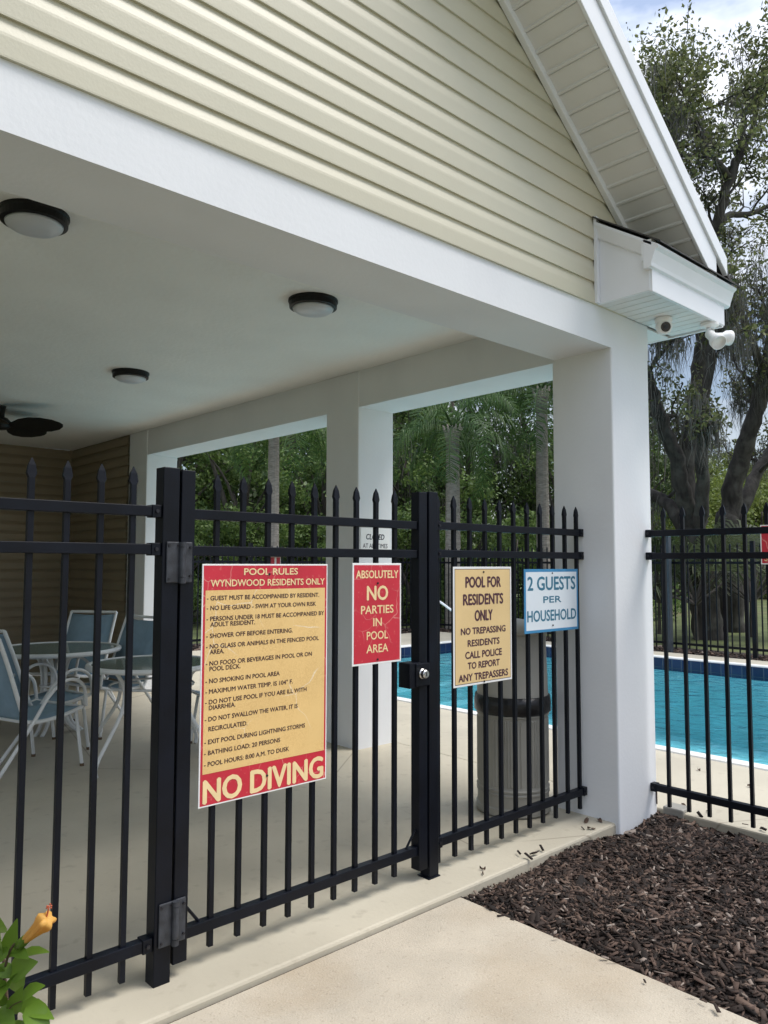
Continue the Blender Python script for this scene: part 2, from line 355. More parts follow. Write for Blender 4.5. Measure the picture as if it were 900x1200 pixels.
# mulch bed
nx, ny = 46, 70; xs = np.linspace(2.70, 4.50, nx); ys = np.linspace(-2.6, 2.425, ny); vs = []
for y in ys:
    for x in xs:
        ed = min(x-2.70, 4.5-x, 2.425-y, .3)/.3
        vs.append((x, y, -.055+.03*ed+.012*math.sin(7*x+3*y)+.010*math.sin(13*y-5*x)))
MBED = {}
def mulch_z(x, y):
    ed = max(0, min(x-2.70, 4.5-x, 2.425-y, .3))/.3
    return -.055+.03*ed+.012*math.sin(7*x+3*y)+.010*math.sin(13*y-5*x)
struct(MB().add(vs, [(j*nx+i, j*nx+i+1, (j+1)*nx+i+1, (j+1)*nx+i) for j in range(ny-1) for i in range(nx-1)]).build('mulch_bed', K['mulchbed'], smooth=True))
struct(MB().box(-2.5, 1.0, -.6, 2.42, -.14, -.05).build('planting_bed', K['mulchbed']))
struct(MB().box(12.45, 13.6, -6, 13.2, -.14, -.03).box(2, 12.45, 11.9, 13.2, -.14, -.03).build('border_bed', K['mulchbed']))
def chips(name, n, sample, zf, smin=.012, smax=.05):
    V = []; Fc = []
    for i in range(n):
        x, y = sample(); z = zf(x, y)+random.uniform(.0, .016)
        l = random.uniform(smin, smax)*(1 if random.random() < .90 or z > -.019 and smin < .02 else random.uniform(1.4, 2.4)); wd = l*random.uniform(.14, .5); th = random.uniform(.002, .006)
        m = Matrix.Translation((x, y, z)) @ Matrix.Rotation(random.uniform(0, 6.28), 4, 'Z') @ Matrix.Rotation(random.gauss(0, .42), 4, 'X') @ Matrix.Rotation(random.gauss(0, .34), 4, 'Y')
        tp = random.uniform(.4, 1); k = len(V)
        for (a, c_, h) in ((-1,-1,-1),(1,-tp,-1),(1,tp,-1),(-1,1,-1),(-1,-1,1),(1,-tp,1),(1,tp,1),(-1,1,1)):
            V.append(tuple(m @ Vector((a*l/2, c_*wd/2, h*th/2))))
        Fc += [(k+4,k+5,k+6,k+7),(k,k+1,k+5,k+4),(k+1,k+2,k+6,k+5),(k+2,k+3,k+7,k+6),(k+3,k,k+4,k+7)]
    return npmesh(name, V, Fc, K['chip'])
def s1():
    if random.random() < .00025: return random.uniform(2.75, 4.0), random.uniform(2.43, 2.50)
    if random.random() < .0005: return random.uniform(2.63, 2.70), random.uniform(.6, 2.4)
    if random.random() < .0008: return random.uniform(4.5, 4.62), random.uniform(.8, 2.3)
    while True:
        y = 2.42-abs(random.gauss(0, 1))*1.1
        if y > -2.5: return random.uniform(2.69, 4.50), y
tag(chips('mulch_chips', 17000, s1, lambda x, y: .004 if (y > 2.427 or x > 4.5) else (-.016 if x < 2.69 else mulch_z(x, y))), 'dark shredded bark mulch filling the bed beside the path', 'mulch', kind='stuff')
tag(chips('border_mulch', 5000, lambda: (random.uniform(12.46, 13.3), random.uniform(2, 12.8)) if random.random() < .6 else (random.uniform(5, 12.5), random.uniform(11.92, 12.8)), lambda x, y: -.025, .03, .10),
    'brown bark mulch strip along the far pool fence', 'mulch', kind='stuff')

# ------------------------------------------------------------------ pavilion
pav = empty('pool_pavilion', (1.2, 2.4, 0), 'white stucco open pool pavilion with beige sided gable and square columns', 'pavilion')
YF, YB, CX0, CX1 = 2.40, 10.95, 4.045, 4.48
BZ, BT, CZ = 2.765, 2.985, 3.065
def rrect(x0, x1, y0, y1, r=.010, n=4):
    P_ = []
    for cx_, cy_, a0 in ((x1-r,y1-r,0),(x0+r,y1-r,90),(x0+r,y0+r,180),(x1-r,y0+r,270)):
        P_ += [(cx_+r*math.cos(rad(a0+90*i/n)), cy_+r*math.sin(rad(a0+90*i/n))) for i in range(n+1)]
    return P_
def column(x0, x1, y0, y1, z1=BZ): return MB().prism(rrect(x0, x1, y0, y1), 'z', -.1, z1).build('column', K['stucco'], pav)
column(CX0, CX1, YF, 2.82)
column(4.081, 4.475, 4.74, 5.16, CZ-.003)
column(4.081, 4.475, 8.57, 9.05, CZ-.003)
column(-2.08, -1.65, YF, 2.82)
MB().box(-2.08, CX1, YF, 2.80, BZ, BT).build('front_beam', K['stucco'], pav)
MB().box(4.09, CX1-.006, 2.803, 9.045, BZ-.002, BT+.1).build('side_beam', K['stucco'], pav)
MB().box(-2.0, 4.2, 2.70, YB, CZ, CZ+.06).build('ceiling', K['ceiling'], pav)
H = .128; OUT = [(0.0,0.0),(.017,0.0),(.0175,.006),(.017,.066),(.016,.076),(.0072,.114),(.0062,.1285)]
def lap_wall(name, x0, x1, y, z0, z1, parent, mt, lim=None, axis='y', sign=-1, dep=1):
    b = MB(); z = z0
    while z < z1-.01:
        vs = []
        for (o, dz) in OUT:
            zz = min(z+dz, z1); a, c_ = (x0, x1) if lim is None else lim(zz)
            if c_-a < .01: c_ = a+.01
            o = o*dep if o else 0
            vs += [(a, y+sign*o, zz), (c_, y+sign*o, zz)] if axis == 'y' else [(y+sign*o, a, zz), (y+sign*o, c_, zz)]
        b.add(vs, [(2*i, 2*i+1, 2*i+3, 2*i+2) for i in range(len(OUT)-1)]); z += H
    return b.build(name, mt, parent)
RID, SL = 1.2, .742
def sof(x): return 4.03-SL*(x-3.5) if x > RID else 4.03-SL*(2*RID-x-3.5)      # height of the soffit plane
ZR = sof(RID)
def glim(z):
    xr = 4.215 if z < 3.5 else min(4.215, 3.5-(z-4.03)/SL)
    return 2*RID-xr, xr
lap_wall('gable_siding', 0, 0, YF+.004, BT, ZR-.02, pav, K['siding'], glim)
MB().prism([(-1.8,BT),(4.2,BT),(4.2,3.49),(RID,ZR-.03),(-1.8,3.49)], 'y', YF+.008, YF+.09).build('gable_sheathing', K['siding'], pav)
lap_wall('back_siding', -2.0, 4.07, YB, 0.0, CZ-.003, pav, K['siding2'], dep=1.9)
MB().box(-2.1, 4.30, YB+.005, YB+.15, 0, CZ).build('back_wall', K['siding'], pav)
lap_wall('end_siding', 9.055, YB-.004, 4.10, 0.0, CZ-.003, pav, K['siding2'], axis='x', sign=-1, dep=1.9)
MB().box(4.105, 4.40, 9.056, YB, 0, CZ-.004).build('end_wall', K['siding'], pav)
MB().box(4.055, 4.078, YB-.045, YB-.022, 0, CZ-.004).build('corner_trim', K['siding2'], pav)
MB().box(-2.12, -2.0, 7.5, YB, 0, CZ).build('left_shade_wall', K['siding'], pav)  # unseen solid wall added on the left to darken the porch interior
MB().box(-2.08, -1.68, 2.803, 7.5, BZ, BT).build('left_beam', K['stucco'], pav, bevel=.008)
# rake: soffit panels with raised ribs, frieze trim, fascia and drip edge, both slopes
YO = 2.035
def slope_box(b, xa, xb, y0, y1, dz0, dz1):
    b.prism([(xa, sof(xa)+dz0), (xb, sof(xb)+dz0), (xb, sof(xb)+dz1), (xa, sof(xa)+dz1)], 'y', y0, y1)
for s in (1, -1):
    X = lambda x: x if s > 0 else 2*RID-x
    b = MB(); pitch = .122/math.sqrt(1+SL*SL)
    xa = RID+.02
    while xa < 4.66:
        xb = min(xa+pitch, 4.70)
        slope_box(b, X(xa), X(xb-.022), YO+.003, YF-.022, 0, .010)
        slope_box(b, X(xb-.022), X(xb-.012), YO+.003, YF-.022, -.011, .008)
        slope_box(b, X(xb-.012), X(xb), YO+.003, YF-.022, .005, .012)
        xa = xb
    b.build('rake_soffit', K['soffit'], pav)
    b = MB(); slope_box(b, X(RID+.01), X(4.25), YF-.05, YF-.016, -.05, .018)
    b.build('frieze_trim', K['trim'], pav, bevel=.004)
    b = MB(); slope_box(b, X(RID), X(4.63), YO-.020, YO, -.012, .168); b.build('rake_fascia', K['trim'], pav, bevel=.004)
    b = MB(); slope_box(b, X(RID), X(4.75), YO-.034, YO-.004, .172, .284); b.build('drip_edge', K['trim'], pav, bevel=.004)
    b = MB(); slope_box(b, X(RID), X(4.92), YO-.003, YB+.3, .249, .287)
    b.build('roof', K['shingle'], pav)
    # closed eave along the side of the building
    x0, x1 = sorted((X(4.483), X(4.80))); zt = sof(X(4.80))+.16
    b = MB().box(x0, x1, YF+.02, YB, 2.98, 2.992); b.build('eave_soffit', K['soffit'], pav)
    b = MB().box(min(X(4.80), X(4.82)), max(X(4.80), X(4.82)), YO+.03, YB+.2, 2.975, 3.22); b.build('eave_fascia', K['trim'], pav, bevel=.004)
# boxed cornice return at the front right corner
rx0, rx1 = 3.885, 4.798
y0 = 2.06
b = MB()
b.prism([(y0,2.985),(YF-.003,2.985),(YF-.003,3.44),(y0,3.22)], 'x', rx0, rx0+.02)     # left cheek
b.build('cornice_cheek', K['trim'], pav, bevel=.003)
MB().box(rx0+.004, rx1, y0-.012, y0+.008, 2.978, 3.115).build('cornice_fascia', K['trim'], pav, bevel=.003)
b = MB()                                                                               # crown along the front
pr_ = [(y0-.012,3.100),(y0-.026,3.108),(y0-.030,3.128),(y0-.052,3.19),(y0-.07,3.205),(y0-.07,3.217),(y0+.02,3.272),(y0+.02,3.10)]
b.prism(pr_, 'x', rx0-.034, rx1+.055)
b.build('cornice_crown', K['trim'], pav, bevel=.003)
b = MB()                                                                               # crown up the cheek, sloping to the wall
sl_ = .655
vs = []
for y in (y0-.03, YF-.022):
    zb = 3.2655+sl_*(y-y0)-.012
    vs += [(rx0-.003,y,zb-.09),(rx0-.014,y,zb-.082),(rx0-.034,y,zb-.012),(rx0-.034,y,zb+.006),(rx0+.02,y,zb+.006),(rx0+.02,y,zb-.09)]
b.add(vs, [(i, (i+1) % 6, (i+1) % 6+6, i+6) for i in range(6)]+[(5,4,3,2,1,0),(6,7,8,9,10,11)])
b.build('cornice_crown', K['trim'], pav)
MB().box(rx0-.031, rx0+.02, y0-.028, y0+.03, 3.15, 3.258).build('crown_mitre', K['trim'], pav)
nbd = 11
b = MB()
for i in range(nbd):
    a = rx0+.006+(rx1-rx0-.012)*i/nbd; c_ = rx0+.006+(rx1-rx0-.012)*(i+1)/nbd-.006
    b.box(a, c_, y0+.01, YF-.004, 2.986, 2.998)
b.box(rx0+.006, rx1-.006, y0+.012, YF-.006, 2.9985, 3.006)
b.build('cornice_soffit', K['soffit'], pav)
ra, rb = 3.2235, 3.2235+sl_*(YF-.004-y0+.085)
b = MB(); b.add([(rx0-.040,y0-.085,ra),(rx1+.07,y0-.085,ra),(rx1+.07,YF-.004,rb),(rx0-.040,YF-.004,rb),
                 (rx0-.040,y0-.085,ra+.008),(rx1+.07,y0-.085,ra+.008),(rx1+.07,YF-.004,rb+.008),(rx0-.040,YF-.004,rb+.008)],
                [(0,3,2,1),(4,5,6,7),(0,1,5,4),(1,2,6,5),(2,3,7,6),(3,0,4,7)])
b.build('return_roof', K['shingle'], pav)
MB().box(rx0-.030, rx0-.002, YF-.030, YF-.012, 2.988, 3.50).build('siding_channel', K['trim'], pav)
MB().tube([(4.466,2.395,.03),(4.466,2.395,.11)], .004, 6).build('rusty_nail_stain', K['dryleaf'], pav)

# ------------------------------------------------------------------ ceiling lights, fan, camera, floodlight
def ceil_light(x, y, label):
    t_ = empty('ceiling_light', (x, y, CZ), label, 'ceiling light', 'flush ceiling lights under the pavilion')
    MB().lathe([(.0,0),(.150,0),(.150,-.012),(.145,-.018),(.143,-.046),(.128,-.050),(.0,-.050)], 40, (x,y,CZ)).build('base', K['bronze'], t_, smooth=False)
    MB().lathe([(.124,-.0505),(.120,-.060),(.102,-.072),(.07,-.081),(.03,-.085),(.0,-.086)], 40, (x,y,CZ)).build('lens', K['lens'], t_, smooth=True)
ceil_light(1.14, 3.585, 'round flush ceiling light nearest the front beam, cut by the photo edge')
ceil_light(2.775, 3.645, 'round flush ceiling light near the middle of the front beam')
ceil_light(2.735, 6.08, 'small looking round ceiling light farther back over the patio')
fx, fy, fz = 2.36, 8.32, 2.86
fan = empty('ceiling_fan', (fx, fy, CZ), 'black ceiling fan with broad blades over the back of the patio', 'ceiling fan')
MB().lathe([(.0,CZ),(.07,CZ),(.065,CZ-.05),(.06,CZ-.07),(.06,fz+.08)], 20, (fx,fy,0)).build('downrod', K['bronze'], fan)
MB().lathe([(.0,fz+.09),(.085,fz+.085),(.12,fz+.05),(.12,fz),(.08,fz-.03),(.0,fz-.035)], 28, (fx,fy,0)).build('motor', K['bronze'], fan, smooth=True)
for k in range(5):
    a = rad(-42+72*k); ca, sa = math.cos(a), math.sin(a)
    def P(r_, t_, z): return (fx+r_*ca-t_*sa, fy+r_*sa+t_*ca, z)
    prof = [(.10,.025),(.16,.05),(.25,.11),(.36,.145),(.48,.14),(.58,.10),(.64,.04),(.655,.0)]
    top = [P(r_, t_, fz+.02-t_*.30) for r_, t_ in prof]+[P(r_, -t_, fz+.02+t_*.30) for r_, t_ in prof[::-1][1:]]
    m_ = len(top); bot = [(p[0],p[1],p[2]-.008) for p in top]
    MB().add(top+bot, [tuple(range(m_)), tuple(range(2*m_-1, m_-1, -1))]+[(i, i+m_, (i+1) % m_+m_, (i+1) % m_) for i in range(m_)]).build('blade', K['bronze'], fan)
c0 = Vector((4.40, 2.25, 2.983))
sc_ = empty('security_camera', c0, 'small white dome security camera under the cornice beside the column', 'camera')
MB().lathe([(.0,0),(.052,0),(.052,-.02),(.046,-.03),(.0,-.03)], 28, c0).build('mount', K['plasticwhite'], sc_, smooth=False)
d = Vector((-.62,-.72,-.25)).normalized(); q = d.to_track_quat('Z','Y').to_matrix().to_4x4()
ctr = c0+Vector((0,0,-.052))
MB().lathe([(.0,-.046),(.03,-.036),(.046,-.01),(.048,.012),(.042,.03),(.040,.032),(.0,.032)], 28).xf(Matrix.Translation(ctr) @ q).build('eyeball', K['plasticwhite'], sc_, smooth=True)
ln = MB().lathe([(.030,.033),(.030,.036),(.027,.0365),(.0,.0365)], 28).xf(Matrix.Translation(ctr) @ q).build('lens_plate', K['blackgloss'], sc_)
MB().lathe([(.015,.037),(.014,.043),(.0,.043)], 20).xf(Matrix.Translation(ctr) @ q).build('lens', K['hinge'], ln)
f0 = Vector((4.70, 2.10, 2.983))
fl = empty('floodlight', f0, 'white twin head security floodlight under the outer end of the cornice', 'floodlight')
MB().lathe([(.0,0),(.055,0),(.055,-.018),(.03,-.03),(.0,-.03)], 24, f0).build('mount', K['plasticwhite'], fl)
for (dx, dd, ln_) in ((-.035, Vector((-.35,-.55,-.55)), .13), (.07, Vector((.75,-.45,.0)), .10)):
    p0 = f0+Vector((dx*.4,0,-.03)); dd = dd.normalized(); p1 = p0+Vector((dx*.5,-.01,-.045))
    ar = MB().tube([p0, p0+Vector((dx*.3,0,-.03)), p1], .013, 10).build('arm', K['plasticwhite'], fl, smooth=True)
    q = dd.to_track_quat('Z','Y').to_matrix().to_4x4()
    hd = MB().lathe([(.0,-.01),(.024,-.008),(.027,.0),(.030,ln_*.45),(.045,ln_*.7),(.047,ln_),(.041,ln_+.002),(.038,ln_-.012),(.0,ln_-.012)], 24).xf(Matrix.Translation(p1) @ q).build('lamp_head', K['plasticwhite'], fl, smooth=True)
MB().box(f0.x-.05, f0.x+.03, f0.y-.06, f0.y-.01, f0.z-.15, f0.z-.075).build('sensor', K['plasticwhite'], fl, bevel=.014)

# ------------------------------------------------------------------ black metal fence and gate
FY = 2.63
TOPZ, TIP = 1.737, 1.826

RZ = ((1.650,1.688),(1.512,1.550),(.124,.164))
PB = .045
def picket(parent, p, axis, z0=PB, z1=TIP, tipw=.0125):
    h = .0095; x, y = p
    b = MB().box(x-h, x+h, y-h, y+h, z0, z1-.072)
    # flattened spear finial
    ring_ = [(.0095,z1-.072,.0095),(.0095,z1-.066,.0095),(.0158,z1-.052,.008),(.0115,z1-.024,.006),(.0012,z1,.0012)]
    vs = []
    for (a, z, t_) in ring_:
        vs += [(x-a,y-t_,z),(x+a,y-t_,z),(x+a,y+t_,z),(x-a,y+t_,z)] if axis == 'x' else [(x-t_,y-a,z),(x+t_,y-a,z),(x+t_,y+a,z),(x-t_,y+a,z)]
    n_ = len(ring_)
    b.add(vs, [(i*4+k, i*4+(k+1) % 4, (i+1)*4+(k+1) % 4, (i+1)*4+k) for i in range(n_-1) for k in range(4)]+[(n_*4-4,n_*4-3,n_*4-2,n_*4-1)])
    return b.build('picket', K['black'], parent)
def rails(parent, a, c, fixed, axis, br=(True, True)):
    for z0, z1 in RZ:
        b = MB()
        if axis == 'x': b.box(a, c, fixed-.019, fixed+.019, z0, z1)
        else: b.box(fixed-.019, fixed+.019, a, c, z0, z1)
        r_ = b.build('rail', K['black'], parent, bevel=.0025)
        for e_, on, sg in ((a, br[0], 1), (c, br[1], -1)):
            if not on: continue
            lo, hi = sorted((e_, e_+sg*.035))
            b = MB()
            if axis == 'x': b.box(lo, hi, fixed-.0235, fixed+.0235, z0-.004, z1+.004)
            else: b.box(fixed-.0235, fixed+.0235, lo, hi, z0-.004, z1+.004)
            k_ = b.build('bracket', K['black'], r_, bevel=.002)
            zc = (z0+z1)/2; m_ = (lo+hi)/2
            p0, p1 = (((m_,fixed-.0235,zc),(m_,fixed-.030,zc)) if axis == 'x' else ((fixed-.0235,m_,zc),(fixed-.030,m_,zc)))
            r_2 = MB().tube([p0, p1], .007, 8).build('screw', K['bolt'], r_)
def post(parent, x0, x1, z1=1.832, z0=-.02, flange=False):
    p_ = MB().box(x0, x1, FY-.032, FY+.032, z0, z1).build('post', K['black'], parent, bevel=.003)
    if flange: MB().box(x0-.012, x1+.004, FY-.040, FY+.040, 0, .006).build('base_plate', K['black'], p_, bevel=.002)
    return p_
lf = empty('metal_fence', (0, FY, 0), 'black spear topped metal fence section at the left, in front of the chairs', 'fence')
post(lf, 1.305, 1.369)
rails(lf, -1.65, 1.303, FY, 'x')
x = 1.203
while x > -1.6: picket(lf, (x, FY), 'x'); x -= .1165
rf = empty('metal_fence', (3.4, FY, 0), 'black spear topped metal fence section between the gate and the corner column', 'fence')
post(rf, 2.693, 2.755, 1.832, flange=True)
rails(rf, 2.757, 4.043, FY, 'x')
for i in range(11): picket(rf, (2.782+.1216*i, FY), 'x')
sf = empty('metal_fence', (4.42, 1, 0), 'black spear topped metal fence section running from the column along the pool side', 'fence')
rails(sf, -1.9, 2.398, 4.42, 'y')
y = 2.29
while y > -1.85: picket(sf, (4.42, y), 'y'); y -= .1205
gt = empty('pool_gate', (2.0, FY, 0), 'black metal pool gate carrying the two red topped signs', 'gate')
MB().box(1.380, 1.436, FY-.028, FY+.028, .05, 1.828).build('stile', K['black'], gt, bevel=.003)
MB().box(2.628, 2.684, FY-.028, FY+.028, .05, 1.826).build('stile', K['black'], gt, bevel=.003)
for z0, z1 in RZ: MB().box(1.437, 2.627, FY-.019, FY+.019, z0-.004, z1-.004).build('rail', K['black'], gt, bevel=.0025)
for i in range(9): picket(gt, (1.544+.1185*i, FY), 'x', PB+.012)
MB().tube([(1.437,FY+.0,.235),(1.497,FY,.158)], .006, 6).build('brace', K['black'], gt)
MB().tube([(2.627,FY+.0,.235),(2.567,FY,.158)], .006, 6).build('brace', K['black'], gt)
for zc in (1.484, .205):
    h_ = MB().box(1.318, 1.370, FY-.040, FY-.033, zc-.075, zc+.075).build('hinge', K['hinge'], gt, bevel=.006)
    MB().box(1.384, 1.424, FY-.036, FY-.029, zc-.075, zc+.075).build('hinge_leaf', K['hinge'], h_, bevel=.006)
    MB().tube([(1.378,FY-.045,zc-.055),(1.378,FY-.045,zc+.055)], .0125, 14).build('hinge_barrel', K['hinge'], h_)
    MB().tube([(1.378,FY-.045,zc-.077),(1.378,FY-.045,zc-.057)], .0135, 14).build('hinge_barrel', K['hinge'], h_)
    MB().tube([(1.378,FY-.045,zc+.057),(1.378,FY-.045,zc+.074)], .0135, 14).build('hinge_barrel', K['hinge'], h_)
    for xx, zz in ((1.328,-.06),(1.362,.062),(1.328,.062),(1.414,-.05),(1.414,.055)):
        MB().tube([(xx,FY-.032,zc+zz),(xx,FY-.043,zc+zz)], .0048, 8).build('hinge_bolt', K['bolt'], h_)
lk = MB().box(2.585, 2.675, FY-.052, FY-.029, .905, 1.012).build('latch', K['black'], gt, bevel=.004)
MB().box(2.548, 2.627, FY-.045, FY+.03, .900, 1.016).build('latch_case', K['black'], lk, bevel=.003)
MB().lathe([(.024,0),(.024,.006),(.020,.010),(.020,.026),(.016,.030),(.0,.030)], 24).xf(Matrix.Translation((2.622,FY-.053,.965)) @ Matrix.Rotation(rad(90),4,'X')).build('lock_cylinder', K['steel'], lk)
MB().box(2.6205, 2.6235, FY-.0845, FY-.0830, .955, .975).build('keyhole', K['blackgloss'], lk)

# ------------------------------------------------------------------ signs
SY = FY-.0125      # back of the boards, on the pickets
def sign(name, x0, x1, z0, z1, label, back='s_white', y=None, cat='sign'):
    y = SY if y is None else y
    t_ = empty(name, ((x0+x1)/2, y, z0), label, cat)
    MB().box(x0, x1, y-.003, y, z0, z1).build('panel', K[back], t_, bevel=.0012, seg=1)
    return t_, (lambda u, v, k=0: (x0+u, y-.0034-.0005*k, z0+v)), x1-x0, z1-z0
def quad(pl, u0, u1, v0, v1, k): return MB().add([pl(u0,v0,k), pl(u1,v0,k), pl(u1,v1,k), pl(u0,v1,k)], [(0,1,2,3)])
def screws(t_, pl, pts):
    for u, v in pts:
        p = pl(u, v, 3); MB().tube([p, (p[0],p[1]-.003,p[2])], .0048, 10).build('screw', K['bolt'], t_)
# pool rules
t_, pl, Wd, Ht = sign('pool_rules_sign', 1.477, 2.081, .572, 1.478, 'large cream pool rules sign with red header and NO DIVING across its foot', cat='sign')
m0 = .006; V = lambda f: Ht*(1-f)
quad(pl, m0, Wd-m0, m0, Ht-m0, 0).build('red_field', K['s_red'], t_)
quad(pl, m0+.009, Wd-m0-.009, V(.866), V(.111), 1).build('cream_field', K['s_cream'], t_)
P2 = lambda u, v: pl(u, v, 2)
b = (K['s_text'], t_)
text_into(b, 'POOL RULES', Wd*.52, V(.047), .027, Wd*.43, 'C', .034, plane=P2)
text_into(b, 'WYNDWOOD RESIDENTS ONLY', Wd*.515, V(.095), .027, Wd*.91, 'C', .030, plane=P2)
text_into(b, 'NO DIVING', Wd*.50, V(.984), .088, Wd*.93, 'C', .042, plane=P2)
fu = lambda s: s/(1.12-.12*s)
rows = [('GUEST MUST BE ACCOMPANIED BY RESIDENT.',.143,.93,1),('NO LIFE GUARD - SWIM AT YOUR OWN RISK',.184,.905,1),('PERSONS UNDER 18 MUST BE ACCOMPANIED BY',.229,.97,1),
 ('ADULT RESIDENT.',.253,.42,0),('SHOWER OFF BEFORE ENTERING.',.300,.72,1),('NO GLASS OR ANIMALS IN THE FENCED POOL',.344,.93,1),('AREA.',.367,.18,0),
 ('NO FOOD OR BEVERAGES IN POOL OR ON',.414,.875,1),('POOL DECK.',.437,.31,0),('NO SMOKING IN POOL AREA',.487,.62,1),('MAXIMUM WATER TEMP. IS 104\u00b0 F.',.530,.725,1),
 ('DO NOT USE POOL IF YOU ARE ILL WITH',.573,.835,1),('DIARRHEA.',.597,.275,0),('DO NOT SWALLOW THE WATER, IT IS',.643,.765,1),('RECIRCULATED.',.684,.37,0),
 ('EXIT POOL DURING LIGHTNING STORMS',.736,.825,1),('BATHING LOAD: 20 PERSONS',.781,.63,1),('POOL HOURS: 8:00 A.M. TO DUSK',.827,.70,1)]
b = (K['s_ink'], t_)
for s, f, u1, dash in rows:
    o_ = .035 if dash else .062
    text_into(b, ('- ' if dash else '')+s, Wd*o_, V(f)-.0085, .0175, Wd*(fu(u1)-o_), 'L', .030, plane=P2)
screws(t_, pl, [(Wd*.50, Ht*.955), (Wd*.50, Ht*.075)])
# no parties
t_, pl, Wd, Ht = sign('no_parties_sign', 2.221, 2.521, 1.028, 1.483, 'red ABSOLUTELY NO PARTIES IN POOL AREA sign on the gate', cat='sign')
quad(pl, .009, Wd-.009, .009, Ht-.009, 0).build('red_field', K['s_red'], t_)
b = (K['s_text'], t_); P1 = lambda u, v: pl(u, v, 1); V = lambda f: Ht*(1-f)
for s, f, h_, wd, bo in (('ABSOLUTELY',.148,.036,.86,.03),('NO',.365,.066,.42,.035),('PARTIES',.500,.038,.66,.022),('IN',.625,.038,.17,.022),('POOL',.755,.038,.43,.02),('AREA',.885,.038,.44,.02)):
    text_into(b, s, Wd*.5, V(f), h_, Wd*wd, 'C', bo, plane=P1)
screws(t_, pl, [(Wd*.5, Ht*.80), (Wd*.5, Ht*.045)])
# pool for residents only
t_, pl, Wd, Ht = sign('residents_only_sign', 2.882, 3.349, .864, 1.466, 'tan POOL FOR RESIDENTS ONLY trespass warning sign right of the gate', cat='sign')
quad(pl, .011, Wd-.011, .011, Ht-.011, 0).build('border_line', K['s_maroon'], t_)
quad(pl, .014, Wd-.014, .014, Ht-.014, 1).build('tan_field', K['s_tan'], t_)
V = lambda f: Ht*(1-f); b = (K['s_maroon'], t_)
for s, f, h_, wd in (('POOL FOR',.175,.056,.60),('RESIDENTS',.322,.056,.68),('ONLY',.460,.056,.30),('NO TREPASSING',.570,.034,.76),('RESIDENTS',.672,.034,.54),('CALL POLICE',.772,.036,.62),('TO REPORT',.860,.034,.54),('ANY TREPASSERS',.957,.036,.84)):
    text_into(b, s, Wd*.5, V(f), h_, Wd*wd, 'C', .048, plane=P2 if False else (lambda u, v: pl(u, v, 2)))
screws(t_, pl, [(Wd*.5, Ht*.955), (Wd*.5, Ht*.020)])
# two guests
t_, pl, Wd, Ht = sign('guest_limit_sign', 3.462, 3.987, 1.096, 1.452, 'white 2 GUESTS PER HOUSEHOLD sign with a blue border', 's_bluebar', cat='sign')
quad(pl, .016, Wd-.016, .016, Ht-.016, 0).build('white_field', K['s_pale'], t_)
V = lambda f: Ht*(1-f); b = (K['s_blue'], t_)
for s, f, h_, wd in (('2 GUESTS',.33,.078,.88),('PER',.535,.038,.33),('HOUSEHOLD',.82,.063,.90)):
    text_into(b, s, Wd*.5, V(f), h_, Wd*wd, 'C', .034, plane=P1 if False else (lambda u, v: pl(u, v, 1)))
screws(t_, pl, [(Wd*.5, Ht*.935), (Wd*.5, Ht*.10)])
# closed sign on the second column
t_, pl, Wd, Ht = sign('closed_sign', 4.105, 4.43, 1.555, 1.80, 'white CLOSED AT ALL TIMES notice fixed to the middle column', y=4.737, cat='sign')
b = (K['s_black'], t_)
text_into(b, 'CLOSED', Wd*.5, .125, .046, Wd*.62, 'C', .035, shear=.2, plane=lambda u, v: pl(u, v, 0))
text_into(b, 'AT ALL TIMES', Wd*.5, .055, .038, Wd*.84, 'C', .012, plane=lambda u, v: pl(u, v, 0))
# small red and white tag behind the top of the rules sign
t_, pl, Wd, Ht = sign('small_tag', 1.788, 1.856, 1.44, 1.510, 'small red and white tag showing just above the pool rules sign', 's_white', y=FY+.016, cat='tag')
quad(pl, .012, .036, .005, Ht-.004, 0).build('red_mark', K['s_red'], t_); quad(pl, .046, .064, .005, Ht-.004, 0).build('red_mark', K['s_red'], t_)
# red sign on the side fence, cut by the photo's right edge
sx = 4.42-.013
t_ = empty('side_fence_sign', (sx, 1.49, 1.47), 'red sign with white edge on the side fence at the right photo edge', 'sign')
MB().box(sx-.003, sx, 1.26, 1.718, 1.482, 1.698).build('panel', K['s_white'], t_)
MB().add([(sx-.0034,1.712,1.488),(sx-.0034,1.266,1.488),(sx-.0034,1.266,1.692),(sx-.0034,1.712,1.692)], [(0,1,2,3)]).build('red_field', K['s_red'], t_)
b = (K['s_text'], t_); text_into(b, 'SU', .012, .012, .036, .05, 'L', .01, plane=lambda u, v: (sx-.004, 1.712-u, 1.488+v))

# ------------------------------------------------------------------ bin
bx, by = 3.83, 2.99
can = empty('litter_bin', (bx, by, 0), 'tall beige grey litter bin with ribbed body behind the fence', 'bin')
prof = [(.205,0),(.222,.012),(.222,.05),(.214,.056),(.214,.12),(.219,.124),(.219,.132),(.214,.136),(.214,.144),(.219,.148),(.219,.156),(.214,.160)]
zs = [.175,.180]+[.20+.05*i for i in range(8)]+[.555,.56]
k0 = len(prof); prof += [(.212,z) for z in zs]; k1 = len(prof)
prof += [(.214,.572),(.219,.576),(.219,.586),(.214,.590),(.219,.598),(.219,.612),(.222,.63),(.205,.63)]
def rmod(j, a):
    if k0 < j < k1-1:
        ph = (a*180/math.pi) % 60
        if 5 < ph < 55: return 1+.022*(1 if (ph % 5.0) < 2.5 else 0)
    return 1
MB().lathe(prof, 288, (bx,by,0), rmod).build('body', K['canbody'], can)
